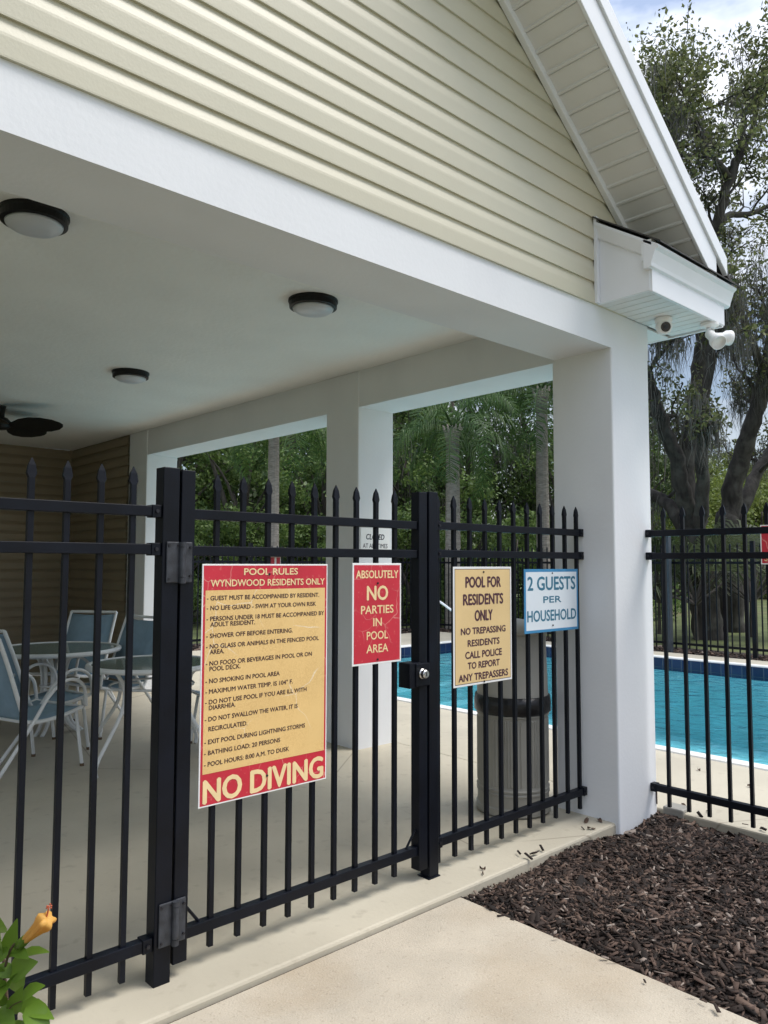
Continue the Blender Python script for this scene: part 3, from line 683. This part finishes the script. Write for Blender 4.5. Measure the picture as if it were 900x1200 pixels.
b = MB().lathe([(.218,.585),(.231,.60),(.233,.65),(.226,.69),(.210,.695)], 48, (bx,by,0), lambda j, a: 1+.010*math.sin(11*a+j)*(1 if j == 0 else .4)); b.build('liner', K['bag'], can, smooth=True)
b = MB().lathe([(.214,.66),(.217,.67),(.215,.72),(.205,1.02),(.203,1.05),(.203,1.055)], 64, (bx,by,0)); b.build('hood', K['canlid'], can, smooth=True)
MB().lathe([(.212,1.056),(.214,1.075),(.205,1.095),(.12,1.135),(.0,1.15)], 64, (bx,by,0)).build('lid', K['canlid'], can, smooth=True)
d = Vector((-.77,-.64,0)).normalized()
MB().lathe([(.0,0),(.078,0),(.085,.004),(.085,.012),(.07,.010),(.0,.010)], 32).xf(Matrix.Translation(Vector((bx,by,.93))+d*.196) @ d.to_track_quat('Z','Y').to_matrix().to_4x4()).build('flap', K['canlid'], can)

# ------------------------------------------------------------------ patio furniture
def smooth_path(pts, n=6):
    pts = [Vector(p) for p in pts]; o = []
    for i in range(len(pts)-1):
        p0, p1, p2, p3 = pts[max(i-1,0)], pts[i], pts[i+1], pts[min(i+2,len(pts)-1)]
        for k in range(n):
            t = k/n; o.append(.5*((2*p1)+(p2-p0)*t+(2*p0-5*p1+4*p2-p3)*t*t+(3*p1-p0-3*p2+p3)*t**3))
    return o+[pts[-1]]
CG = 'sling patio chairs around the glass tables'
def chair(label):
    t_ = empty('patio_chair', (0,0,0), label, 'chair', CG)
    def sheet(path, hw, name):
        b = MB(); n_ = len(path)
        vs = [(p[0], s*hw, p[2]-(0 if abs(s) == 1 else .012)) for p in path for s in (-1,-.4,.4,1)]
        fs = [(i*4+k, i*4+k+1, i*4+k+5, i*4+k+4) for i in range(n_-1) for k in range(3)]
        o = b.add(vs, fs).build(name, K['sling'], t_, smooth=True)
        sm = o.modifiers.new('thick', 'SOLIDIFY'); sm.thickness = .006
    sheet(smooth_path([(-.20,0,.395),(-.05,0,.385),(.12,0,.40),(.25,0,.425)]), .245, 'seat')
    sheet(smooth_path([(-.215,0,.42),(-.27,0,.56),(-.35,0,.78),(-.42,0,.955)]), .245, 'backrest')
    for s in (-1, 1):
        MB().tube(smooth_path([(-.43,.26*s,.975),(-.35,.26*s,.775),(-.27,.26*s,.55),(-.215,.26*s,.41),(-.17,.26*s,.385),(-.05,.26*s,.378),(.12,.26*s,.395),(.27,.26*s,.43)], 5), .0145, 10).build('side_frame', K['chairwhite'], t_, smooth=True)
        MB().tube(smooth_path([(-.47,.285*s,0),(-.30,.285*s,.21),(-.14,.285*s,.42),(-.05,.285*s,.545),(.06,.285*s,.63),(.17,.285*s,.635),(.25,.285*s,.57),(.275,.28*s,.43)], 5), .013, 10).build('arm', K['chairwhite'], t_, smooth=True)
        l_ = MB().tube([(.20,.262*s,.405),(.255,.272*s,.03),(.258,.273*s,.012)], .0125, 10).build('leg', K['chairwhite'], t_, smooth=True)
        MB().tube([(.258,.273*s,.0),(.258,.273*s,.02)], .0155, 10).build('foot_cap', K['twig'], l_)
    for p_ in ((-.43,.975,.0135),(.262,.425,.011),(-.20,.388,.011)): MB().tube([(p_[0],-.26,p_[1]),(p_[0],.26,p_[1])], p_[2], 8).build('cross_bar', K['chairwhite'], t_)
    return t_
c1 = chair('blue grey sling chair nearest the camera at the left photo edge')
def put(o, x, y, rz): o.location = (x, y, 0); o.rotation_euler = (0,0,rz)
CHAIRS = [(1.95, 5.91, 18, None),
 (2.22, 6.43, 8, 'blue grey sling chair just behind the nearest one, facing right'),
 (2.91, 7.75, 215, 'blue grey sling chair with square upright back behind the far table'),
 (2.90, 6.80, 195, 'blue grey sling chair leaning back beside the white rear column'),
 (3.42, 5.52, 170, 'blue grey sling chair at the right of the near table, half hidden by the sign'),
 (1.95, 7.55, -20, 'blue grey sling chair at the left of the far table, mostly out of frame')]
for i, (x, y, a, lb) in enumerate(CHAIRS):
    o = c1 if i == 0 else copy_tree(c1)
    if lb: o['label'] = lb
    put(o, x, y, rad(a))
def table(x, y, r, label, curved):
    t_ = empty('patio_table', (x, y, 0), label, 'table', 'round glass patio tables')
    MB().lathe([(r-.035,.700),(r,.692),(r+.008,.708),(r+.004,.724),(r-.012,.730),(r-.035,.726),(r-.035,.700)], 64, (x,y,0)).build('rim', K['chairwhite'], t_, smooth=True)
    MB().lathe([(.0,.716),(r-.034,.716),(r-.034,.722),(.0,.722)], 64, (x,y,0)).build('glass_top', K['glass'], t_)
    for k in range(4):
        a = rad((25 if curved else 40)+90*k+(0 if curved else 6)); ca, sa = math.cos(a), math.sin(a)
        pf = [(.40,.698),(.33,.62),(.30,.52),(.33,.40),(.44,.25),(.545,.12),(.575,.05),(.565,.0)] if curved else [(.36,.698),(.16,.66),(.10,.56),(.085,.40),(.10,.26),(.16,.08),(.26,.0)]
        for off in ((0,) if curved else (-.03, .03)):
            MB().tube(smooth_path([(x+q*ca-off*sa, y+q*sa+off*ca, z) for q, z in pf], 5), .014 if curved else .016, 10).build('leg', K['chairwhite'], t_, smooth=True)
    rr = .31 if curved else .11; zr = .56 if curved else .40
    MB().tube([(x+rr*math.cos(2*math.pi*k/28), y+rr*math.sin(2*math.pi*k/28), zr) for k in range(29)], .009, 8).build('leg_ring', K['chairwhite'], t_, smooth=True)
table(2.74, 5.58, .475, 'round glass patio table with curved white legs nearest the gate', True)
table(2.55, 7.10, .56, 'round glass patio table with straight clustered legs at the back left', False)

# ------------------------------------------------------------------ pool handrail, stone block, litter on the deck
hr = empty('pool_handrail', (10.5, 10.2, 0), 'white tube handrail at the pool steps beyond the gate', 'handrail')
for xx in (10.72,):
    MB().tube(smooth_path([(xx,10.55,0),(xx,10.55,.6),(xx,10.42,.80),(xx,10.1,.78),(xx,9.5,.45),(xx,9.15,.10),(xx,9.1,-.4)], 6), .022, 12).build('rail', K['rail'], hr, smooth=True)
    MB().lathe([(.05,0),(.05,.012),(.03,.02)], 16, (xx,10.55,0)).build('flange', K['steel'], hr)
tag(MB().box(4.485, 4.60, 2.24, 2.37, -.09, .022).build('concrete_block', K['canbody'], bevel=.01), 'small grey concrete block at the foot of the corner column', 'block')
def leaf_obj(x, y, a, l, label, z=.004):
    b = MB(); n_ = 6; vs = []
    for i in range(n_+1):
        t_ = i/n_; wd = l*.22*math.sin(math.pi*min(.98, max(.02, t_)))
        vs += [((t_-.5)*l, -wd, .006+.010*math.sin(t_*5+x*9)), ((t_-.5)*l, 0, .003+.004*math.sin(t_*4)), ((t_-.5)*l, wd, .008+.008*math.cos(t_*4+y))]
    b.add(vs, [(i*3+k, i*3+k+1, i*3+k+4, i*3+k+3) for i in range(n_) for k in range(2)]).xf(Matrix.Translation((x,y,z)) @ Matrix.Rotation(a,4,'Z'))
    return tag(b.build('fallen_leaf', K['dryleaf'], smooth=True), label, 'leaf', 'dry leaves fallen on the deck')
LF = [(3.94,2.55,.3,.06,'dry curled leaf on the slab in front of the litter bin'),(2.96,2.50,2,.03,'tiny dark leaf on the slab right of the gate post'),
      (4.62,2.30,1,.06,'dry leaf on the deck just behind the side fence corner'),(4.90,1.95,.5,.07,'dry leaf under the middle of the side fence'),
      (4.80,1.78,2.2,.06,'curled dry leaf at the mulch edge under the side fence'),(5.35,2.2,1.2,.05,'dry leaf on the deck nearer the pool'),
      (4.72,1.55,.2,.06,'dry leaf on the deck at the right photo edge'),(5.5,2.62,.9,.04,'small dry leaf beside the pool coping'),(4.0,2.50,1.1,.05,'dry leaf lying against the column foot'),(3.85,2.46,2.6,.05,'dry leaf by the slab edge near the mulch')]
for a in LF: leaf_obj(*a)

# ------------------------------------------------------------------ far pool fence
FG = 'far fence panels round the pool'
def far_panel(label):
    t_ = empty('fence_panel', (0,0,0), label, 'fence', FG)
    MB().box(-.032, .032, -.032, .032, -.05, 1.86).build('post', K['black'], t_)
    for z0, z1 in ((1.63,1.67),(1.49,1.53),(.11,.15)): MB().box(.033, 2.37, -.016, .016, z0, z1).build('rail', K['black'], t_)
    for i in range(19): picket(t_, (.12+.12*i, 0), 'x')
    return t_
fp = far_panel('black picket fence panel beyond the far edge of the pool')
n_far = 0
for k in range(6):
    o = fp if k == 0 else copy_tree(fp)
    o.location = (12.75, 12.3-2.4*k, 0); o.rotation_euler = (0,0,rad(-90))
for k in range(4):
    o = copy_tree(fp); o.location = (3.15+2.4*k, 12.3, 0); o.rotation_euler = (0,0,0); o['label'] = 'black picket fence panel beyond the end of the pool and patio'
pp = empty('corner_post', (12.62, 6.48, 0), 'thick grey blue capped post standing at the far pool fence', 'post')
MB().box(12.57, 12.67, 6.43, 6.53, -.05, 2.02).build('shaft', mat('blue_grey_post', (.035,.045,.06), .5, .2, 10), pp, bevel=.004)
MB().box(12.555, 12.685, 6.415, 6.545, 2.02, 2.05).build('cap', K['hinge'], pp, bevel=.004)

# ------------------------------------------------------------------ foliage helpers
def rnd_unit(n):
    v = RNG.normal(size=(n,3)); return v/np.linalg.norm(v, axis=1, keepdims=True)
def leaves(C_, size, aspect=.5, droop=0.0, up=0.3):
    """diamond leaves at centres C_ (n,3): V, F"""
    n_ = len(C_); d = rnd_unit(n_); d[:,2] -= droop; d /= np.linalg.norm(d, axis=1, keepdims=True)
    nn = rnd_unit(n_); nn[:,2] += up; s = np.cross(d, nn); s /= np.linalg.norm(s, axis=1, keepdims=True)+1e-9
    l = (size*RNG.uniform(.6, 1.35, n_))[:,None]
    V = np.stack([C_-d*l*.5, C_+s*l*aspect*.5, C_+d*l*.5, C_-s*l*aspect*.5], 1).reshape(-1,3)
    return V, np.arange(n_*4).reshape(-1,4)
def clump_cloud(centres, radii, per, flat=.75):
    out_ = []
    for c_, r_ in zip(centres, radii):
        u = rnd_unit(per)*(RNG.uniform(0, 1, per)**.45)[:,None]*r_; u[:,2] *= flat
        out_.append(np.asarray(c_)+u)
    return np.concatenate(out_)
def moss_strands(anchors, n_per, lmin, lmax, spread, wd=.02):
    V = []; Fm = []
    for a in anchors:
        for i in range(n_per):
            p = np.array(a)+RNG.normal(size=3)*[spread,spread,spread*.3]; l = RNG.uniform(lmin, lmax); an = RNG.uniform(0, 3.14)
            s = np.array([math.cos(an), math.sin(an), 0])*wd*RNG.uniform(.5, 1.5); k = len(V); m_ = 4
            w0 = RNG.normal(size=2)*.06
            for j in range(m_+1):
                t_ = j/m_; c_ = p+[w0[0]*math.sin(t_*5), w0[1]*math.sin(t_*4), -l*t_]; q = (1-t_)**.7*.9+.05
                V += [c_-s*q, c_+s*q]
            Fm += [(k+2*j, k+2*j+1, k+2*j+3, k+2*j+2) for j in range(m_)]
    return np.array(V), np.array(Fm)

# ------------------------------------------------------------------ live oaks
def oak(name, base, limbs, label, nb=5, leafn=5, leafsize=.105, moss=None, seed=1, lim_len=1.0):
    rr = random.Random(seed)
    t_ = empty(name, base, label, 'tree')
    trunk = MB(); tw = []
    tips = []; anch = []
    def branch(p, d, L_, r_, lev):
        n_ = 5; pts = [p]; q = Vector(p); d = d.normalized()
        for i in range(n_):
            d = (d+Vector((rr.gauss(0,.22), rr.gauss(0,.22), rr.gauss(.05,.18)))).normalized(); q = q+d*(L_/n_); pts.append(q.copy())
        trunk.tube(pts, [r_*(1-.75*i/n_) for i in range(n_+1)], 6 if lev < 2 else 4, cap=False)
        if lev >= 2:
            for i in range(2, n_+1): tips.append((pts[i], L_*.22))
            if rr.random() < .25: anch.append(tuple(pts[2]))
            return
        for k in range(nb if lev == 0 else 4):
            i = rr.randint(1 if lev else 2, n_); dd = (d*.5+Vector((rr.gauss(0,.7), rr.gauss(0,.7), rr.gauss(.22,.5))))
            branch(pts[i], dd, L_*rr.uniform(.45,.70), r_*.42, lev+1)
        if rr.random() < .6: anch.append(tuple(pts[3]))
    for (pts, ra, rb, ns) in limbs:
        sp = smooth_path(pts, 5); m_ = len(sp)
        sp = [p+Vector((rr.gauss(0,.02), rr.gauss(0,.02), 0))*(1 if 0 < i < m_-1 else 0) for i, p in enumerate(sp)]
        rs = [.74*(ra+(rb-ra)*i/(m_-1)) for i in range(m_)]; rs = [q*(1+.06*math.sin(i*2.1)) for i, q in enumerate(rs)]
        trunk.tube(sp, rs, 12)
        for k in range(ns):
            i = int(rr.uniform(.42, 1)*(m_-1)); tg = (sp[min(i+1,m_-1)]-sp[max(i-1,0)]).normalized()
            branch(sp[i], tg*.55+Vector((rr.gauss(0,.75), rr.gauss(0,.75), rr.gauss(.25,.5))), rr.uniform(1.1,2.0)*lim_len, max(.03, rs[i]*.40), 0)
        if ns: anch.extend(tuple(sp[i]) for i in range(m_//2, m_, 2))
    trunk.build('trunk', K['bark'], t_, smooth=True)
    C_ = np.concatenate([np.array(p)+RNG.normal(size=(leafn,3))*(r_*.5+.05) for p, r_ in tips])
    V, Fv = leaves(C_, leafsize, .5)
    npmesh('crown', V, Fv, K['oakleaf'], t_)
    if moss:
        A = [a for a in anch if rr.random() < (moss[0] if a[2] < moss[5] else .10)]
        if len(A) > 0:
            V, Fv = moss_strands(A, moss[1], moss[2], moss[3], moss[4], .0075); npmesh('spanish_moss', V, Fv, K['moss'], t_)
    return t_
D = 16.2
A = lambda px, py, dd=0: at(px, py, D+dd)
base = A(828, 752)
limbs = [
 ([A(828,757), A(827,720), A(822,680), A(816,640), A(812,605)], .44, .34, 0),
 ([A(812,620), A(800,575,-.2), A(790,530,-.3), A(775,492,-.4), A(763,455,-.5), A(752,410,-.6), A(742,350,-.7)], .26, .10, 4),
 ([A(812,615), A(804,565,.1), A(811,500,.2), A(818,440,.3), A(822,400,.3), A(828,345,.2), A(834,300,.1), A(842,255), A(856,208), A(866,180), A(870,155), A(872,135)], .27, .07, 11),
 ([A(816,640), A(822,590,-.4), A(822,540,-.7), A(826,470,-1.0), A(838,400,-1.2), A(852,350,-1.4)], .22, .09, 4),
 ([A(812,640,.1), A(790,600,.5), A(770,582,.9), A(745,572,1.3), A(715,560,1.8)], .22, .12, 2),
 ([A(838,285,.1), A(845,262,.5), A(856,252,.8), A(880,250,1.2), A(915,235,1.6)], .14, .06, 5),
 ([A(854,208,0), A(842,192,-.4), A(830,175,-.8), A(816,148,-1.0), A(802,128,-1.1)], .11, .04, 6),
 ([A(826,330,.2), A(806,290,-.5), A(795,240,-.7), A(796,200,-1), A(790,160,-1), A(788,135,-.8)], .13, .03, 8),
 ([A(795,250,-.6), A(780,205,-.2), A(778,170,.1), A(768,150,.3), A(757,130,.4)], .09, .03, 6),
 ([A(866,180,.0), A(882,150,.3), A(888,120,.5), A(886,100,.6)], .09, .03, 5),
]
oak('live_oak', base, limbs, 'tall moss hung live oak rising behind the roof corner and white column', moss=(.7, 36, .15, .95, .13, 7.6), lim_len=.72, seed=5)
D2 = 18.0
B = lambda px, py, dd=0: at(px, py, D2+dd)
limbs = [
 ([B(857,748), B(856,690), B(852,640), B(853,605)], .42, .36, 0),
 ([B(853,610), B(860,565), B(873,520,-.2), B(888,475,-.4), B(902,420,-.6), B(912,350,-.8), B(915,280,-.8)], .33, .14, 7),
 ([B(862,615), B(878,575,.4), B(892,545,.8), B(915,510,1.2), B(945,470,1.8)], .25, .12, 5),
 ([B(895,455,-.4), B(885,410,-1.2), B(870,370,-2), B(862,330,-2.6)], .14, .06, 5),
]
oak('live_oak', B(857,748), limbs, 'second live oak with forked leaning limbs at the right photo edge', moss=(.65, 36, .15, 1.0, .13, 8.2), lim_len=.8, seed=11)

# ------------------------------------------------------------------ palms
def palm(name, x, y, h, r, label, nfr=16, seed=1, frl=2.4, shaft=True, lean=(0,0)):
    rr = random.Random(seed); t_ = empty(name, (x,y,0), label, 'palm')
    pts = []; rs = []; n_ = int(h/.07)
    for i in range(n_+1):
        f = i/n_; pts.append((x+lean[0]*f*f, y+lean[1]*f*f, -.1+f*(h+.1))); rs.append(r*(1.18-.25*f)*(1.02 if i % 2 else .985))
    MB().tube(pts, rs, 14).build('trunk', K['palmbark'], t_, smooth=False)
    tx, ty = pts[-1][0], pts[-1][1]
    b = MB()
    for k in range(9):
        a = k*2.4; p0 = Vector((tx+.07*math.cos(a), ty+.07*math.sin(a), h-.1)); b.tube([p0, p0+Vector((.05*math.cos(a), .05*math.sin(a), .35)), p0+Vector((.16*math.cos(a), .16*math.sin(a), .7))], [.07,.05,.02], 6)
    b.tube([(tx,ty,h-.05),(tx,ty,h+.3),(tx,ty,h+.6)], [r*.95,r*.9,.05], 12)
    b.build('boots', K['palmbark'], t_, smooth=True)
    V = []; Fv = []; st = MB()
    for k in range(nfr):
        a = k*2.399+rr.uniform(-.2,.2); el = rad(78)-rad(100)*(k/nfr)**.9; L_ = frl*rr.uniform(.85,1.1)
        p = Vector((tx,ty,h+.55)); dr = Vector((math.cos(a), math.sin(a), 0)); ps = [p.copy()]; e_ = el; m_ = 12
        for i in range(m_):
            e_ -= rad(6+6.0*i/m_*2); p = p+(dr*math.cos(e_)+Vector((0,0,math.sin(e_))))*(L_/m_); ps.append(p.copy())
        st.tube(ps, [.022*(1-.8*i/m_) for i in range(m_+1)], 4, cap=False)
        side = dr.cross(Vector((0,0,1)))
        for i in range(46):
            f = .12+.86*i/46; j = min(int(f*m_), m_-1); q = ps[j].lerp(ps[j+1], f*m_-j); tg = (ps[j+1]-ps[j]).normalized()
            for s in (-1, 1):
                ll = .62*math.sin(math.pi*(.18+.78*f))*rr.uniform(.8,1.1)+.12
                d1 = (side*s*.75+tg*.55+Vector((0,0,rr.uniform(-.2,.35)))).normalized(); mid = q+d1*ll*.45; end = mid+(d1*.45+Vector((0,0,-.9))).normalized()*ll*.55
                wv = tg*.014; k0_ = len(V); V += [q-wv*.6, q+wv*.6, mid+wv, mid-wv, end+wv*.2, end-wv*.2]; Fv += [(k0_,k0_+1,k0_+2,k0_+3),(k0_+3,k0_+2,k0_+4,k0_+5)]
    st.build('frond_stalks', K['palmleaf'], t_); npmesh('fronds', [tuple(v) for v in V], Fv, K['palmleaf'], t_)
    return t_
def gp(px, depth): p = at(px, 690, depth); return p.x, p.y
x, y = gp(319, 17.5); palm('queen_palm', x, y, 4.6, .13, 'pale trunked palm seen through the left opening above the rules sign', seed=2, frl=2.6)
x, y = gp(531, 18); palm('queen_palm', x, y, 4.15, .17, 'palm with drooping fronds framed by the two white columns', seed=3, frl=2.5)
x, y = gp(637, 19); palm('queen_palm', x, y, 5.3, .15, 'tall palm trunk close against the corner column', seed=4, frl=2.6)
def palmetto(x, y, label, seed, h=.9):
    rr = random.Random(seed); t_ = empty('palmetto', (x,y,0), label, 'palm', 'palmettos under the oaks'); V = []; Fv = []; st = MB()
    for k in range(16):
        a = rr.uniform(0,6.28); el = rr.uniform(.35,1.35); L_ = rr.uniform(.7,1.25)*h
        d = Vector((math.cos(a)*math.cos(el), math.sin(a)*math.cos(el), math.sin(el))); c_ = Vector((x,y,h*.6))+d*L_; st.tube([(x,y,0),(x,y,h*.6),c_], [.05,.03,.012], 5)
        s = d.cross(Vector((0,0,1))).normalized(); u_ = s.cross(d)
        for i in range(22):
            b_ = rad(-115+230*i/21); dd = (d*math.cos(b_)+s*math.sin(b_)).normalized(); ll = rr.uniform(.5,.68)*h
            m_ = c_+dd*ll*.6+u_*.05; e2 = c_+dd*ll+Vector((0,0,-.18*h)); wv = dd.cross(u_).normalized()*.022; k0_ = len(V)
            V += [c_-wv*.2, c_+wv*.2, m_+wv, m_-wv, e2+wv*.1, e2-wv*.1]; Fv += [(k0_,k0_+1,k0_+2,k0_+3),(k0_+3,k0_+2,k0_+4,k0_+5)]
    st.build('stalks', K['bark2'], t_); npmesh('fans', [tuple(v) for v in V], Fv, K['palmleafy'], t_)
for (px, dp, lb, h) in ((815,15.2,'grey green palmetto at the foot of the big oak, left of its trunk',1.15),(880,15.8,'palmetto at the right photo edge in front of the second oak',1.2),(772,16.5,'palmetto beside the corner column beyond the far fence',1.1)):
    x, y = gp(px, dp); palmetto(x, y, lb, int(px), h)

# ------------------------------------------------------------------ wood behind the pool: individual trees, each crown its own object
def bush_tree(name, h, cw, leaf, n_cl, per, lsize, seed, bark='bark2', low=.12, label=None, group=None, mossn=0):
    global RNG
    RNG = np.random.default_rng(seed); rr = random.Random(seed); t_ = empty(name, (0,0,0), label, 'tree' if 'tree' in name else 'shrub', group)
    b = MB(); cs = []; rs = []
    top = h*.8
    b.tube(smooth_path([(0,0,-.2),(rr.gauss(0,.15),rr.gauss(0,.15),h*.3),(rr.gauss(0,.3),rr.gauss(0,.3),top)], 5), [h*.028*(1-.075*i) for i in range(11)], 8)
    for k in range(n_cl):
        f = (k+rr.random())/n_cl; z = h*(low+(1-low)*f); rad_ = cw*(.35+.75*math.sin(math.pi*min(1, .22+.74*f)))*math.sqrt(rr.uniform(.1,1))
        a = rr.uniform(0,6.28); c_ = (rad_*math.cos(a), rad_*math.sin(a), z); cs.append(c_); rs.append(cw*rr.uniform(.22,.42))
        if k % 2 == 0: b.tube(smooth_path([(0,0,z*.45),(c_[0]*.4,c_[1]*.4,z*.8),c_], 3), [h*.010*(1-.11*i) for i in range(7)], 5, cap=False)
    b.build('trunk', K[bark], t_, smooth=True)
    V, Fv = leaves(clump_cloud(cs, rs, per), lsize, .55, .15); npmesh('crown', V, Fv, leaf, t_)
    if mossn:
        V, Fv = moss_strands([cs[i] for i in range(0, n_cl, 2)], mossn, .8, 2.2, .3, .02); npmesh('hanging_moss', V, Fv, K['moss'], t_)
    return t_
WG, SG = 'trees of the wood behind the pool', 'shrubs along the edge of the wood'
lab = {'A': 'dense dark green tree in the wood behind the pool and patio', 'B': 'mid green leafy tree in the wood behind the pool and patio', 'M': 'dark tree hung with grey moss in the wood behind the pool'}
protos = {'A': bush_tree('wood_tree', 9.0, 2.6, K['leafA'], 46, 260, .16, 21, low=.10, label=lab['A'], group=WG),
          'B': bush_tree('wood_tree', 7.0, 2.3, K['leafB'], 42, 260, .15, 22, low=.06, label=lab['B'], group=WG),
          'M': bush_tree('wood_tree', 9.5, 2.5, K['leafA'], 40, 200, .15, 23, low=.25, label=lab['M'], group=WG, mossn=26),
          'S': bush_tree('shrub', 3.0, 1.5, K['leafB'], 22, 300, .11, 24, low=.02, label='bushy green shrub at the edge of the wood beyond the fence', group=SG),
          'Y': bush_tree('shrub', 4.6, 2.4, K['leafC'], 30, 280, .16, 25, low=.0, label='yellow green shrub across the lawn behind the oaks', group='sunlit shrubs across the lawn')}
used = set()
def spot(kind, px, depth, sc=1.0, rz=None):
    x, y = gp(px, depth)
    if kind not in used: o = protos[kind]; used.add(kind)
    else: o = copy_tree(protos[kind])
    o.location = (x, y, -.08); o.rotation_euler = (0,0,random.uniform(0,6.28) if rz is None else rz); o.scale = (sc, sc, sc*random.uniform(.92,1.08))
for kind, px, dp, sc in [('B',200,22,1.0),('A',250,25,1.0),('B',285,21,.85),('A',335,26,1.1),('B',378,22,.8),('A',415,27,1.05),('M',455,24,.9),('B',490,23,.85),('A',520,28,1.1),('M',552,25,.8),
                         ('A',632,27,.9),('B',660,24,.8),('M',690,26,1.0),('A',150,24,1.0),('A',725,30,.9),('B',60,24,1.0),('A',300,31,1.3),('A',450,33,1.3),('B',640,34,1.0),('M',380,30,1.1),('A',740,26,.75)]:
    spot(kind, px, dp, sc)
for px, dp, sc in [(215,19.5,.9),(262,20,1.0),(305,19.5,.85),(350,20.5,1.0),(395,20,.9),(470,20.5,1.0),(505,21,.8),(560,20,.9),(602,21,1.0),(650,22,.9),(690,21,.9),(735,22,.8)]: spot('S', px, dp, sc)
for px, dp, sc in [(745,34,1.1),(768,38,1.25),(790,34,1.0),(815,40,1.3),(842,36,1.15),(868,41,1.35),(895,37,1.1),(925,40,1.3),(880,48,1.7),(800,50,1.7),(750,47,1.6),(840,53,1.9),(930,52,1.8)]: spot('Y', px, dp, sc)

# ------------------------------------------------------------------ hibiscus in the near left corner
RNG = np.random.default_rng(3)
hb = empty('hibiscus', (.74, 2.28, -.05), 'glossy green hibiscus with one orange yellow bloom in the near left corner', 'plant')
rr = random.Random(9)
DH = 2.13
Hh = lambda px, py, dd=0: at(px, py, DH+dd)
st = MB()
main = [Vector((.74,2.28,-.06)), Hh(8,1185), Hh(5,1140), Hh(4,1105)]
st.tube(smooth_path(main, 4), [.007*(1-.04*i) for i in range(13)], 8)
st.tube(smooth_path([Hh(8,1190), Hh(14,1178,-.03), Hh(26,1172,-.05)], 3), .0035, 6)
st.tube(smooth_path([Hh(5,1140), Hh(10,1118,-.02), Hh(18,1104,-.03)], 3), .0035, 6)
st.build('stem', K['twig'], hb, smooth=True)
def hleaf(b, p, tip, wd, nrm, cup=.12):
    p, tip = Vector(p), Vector(tip); ax = tip-p; L_ = ax.length; ax.normalize(); s = ax.cross(Vector(nrm)).normalized(); nn = s.cross(ax); n_ = 8; vs = []
    for i in range(n_+1):
        t_ = i/n_; q = wd*(math.sin(math.pi*t_**.75))**.85*(1+.06*(i % 2)) if 0 < i < n_ else .0015
        c_ = p+ax*L_*t_+nn*(-.10*L_*(t_-.4)**2*2)
        vs += [c_-s*q+nn*cup*q, c_, c_+s*q+nn*cup*q]
    b.add(vs, [(i*3+k, i*3+k+1, i*3+k+4, i*3+k+3) for i in range(n_) for k in range(2)])
LV = [((6,1125),(18,1080),9,(-.5,-.8,.3)),((0,1120),(-4,1092),9,(-.6,-.6,.4)),((18,1120),(55,1112),8,(-.2,-.5,.9)),((10,1140),(40,1128),13,(-.4,-.8,.5)),((14,1162),(28,1138),10,(-.5,-.8,.2)),
      ((22,1168),(50,1154),9,(-.2,-.7,.8)),((18,1178),(44,1172),9,(-.3,-.8,.6)),((24,1176),(62,1192),10,(-.2,-.7,.8)),((30,1180),(58,1204),12,(-.3,-.7,.7)),((2,1150),(-14,1128),9,(-.5,-.7,.4)),
      ((4,1180),(-10,1160),9,(-.5,-.7,.4)),((10,1200),(34,1225),11,(-.3,-.7,.7)),((0,1200),(-18,1215),10,(-.3,-.7,.7)),((8,1150),(-2,1172),8,(-.6,-.7,.2)),((20,1205),(60,1232),11,(-.2,-.7,.8)),((6,1108),(0,1128),7,(-.6,-.6,.4))]
LV += [((4,1160),(-14,1150),9,(-.5,-.7,.4)),((12,1190),(24,1160),9,(-.5,-.8,.2)),((0,1130),(14,1146),8,(-.4,-.8,.4)),((26,1196),(44,1226),12,(-.3,-.7,.7)),((0,1180),(16,1204),10,(-.4,-.8,.4)),((4,1095),(-6,1072),7,(-.5,-.8,.2)),((14,1110),(32,1122),7,(-.3,-.8,.5))]
for (a, c_, wpx, nn) in LV:
    b = MB(); hleaf(b, Hh(*a, rr.uniform(-.03,.01)), Hh(*c_, rr.uniform(-.08,-.01)), wpx*DH/F_PX, nn, rr.uniform(.05,.35)); b.build('leaf', K['hib'], hb, smooth=True)
fp0, fp1 = Hh(20,1110,-.03), Hh(55,1078,-.07)
ax = (fp1-fp0); L_ = ax.length; q = ax.to_track_quat('Z','Y').to_matrix().to_4x4()
fl_ = MB().lathe([(.0,0),(.010,.004),(.013,.02),(.012,.042),(.010,.05)], 12, rmod=lambda j, a: 1+.08*math.sin(5*a)).xf(Matrix.Translation(fp0) @ q).build('calyx', K['hib'], hb, smooth=True)
pr_ = [(.009,.030),(.012,.05),(.0145,L_*.55),(.017,L_*.75),(.021,L_*.9),(.023,L_*1.0),(.016,L_*1.06),(.004,L_*1.03)]
MB().lathe(pr_, 40, rmod=lambda j, a: 1+(.10+.035*j)*math.sin(5*a+j*.7)*.8+.05*math.sin(13*a+j)+.05*math.sin(3*a+j*1.7)).xf(Matrix.Translation(fp0) @ q).build('bloom', K['petal'], hb, smooth=True)
sg = MB().tube(smooth_path([fp1-ax*.1, fp1+Vector((.0,0,.012)), Hh(57,1064,-.07)], 4), .0022, 6)
for k in range(7):
    a = k*.9; p = Hh(57,1063,-.07)+Vector((.006*math.cos(a), .004*math.sin(a), .004*math.sin(a*2))); sg.tube([p, p+Vector((.002,0,.003))], .0022, 6)
sg.build('stigma', K['stigma'], hb, smooth=True)
for o in S.objects:
    if o.type == 'MESH': o.data.validate()
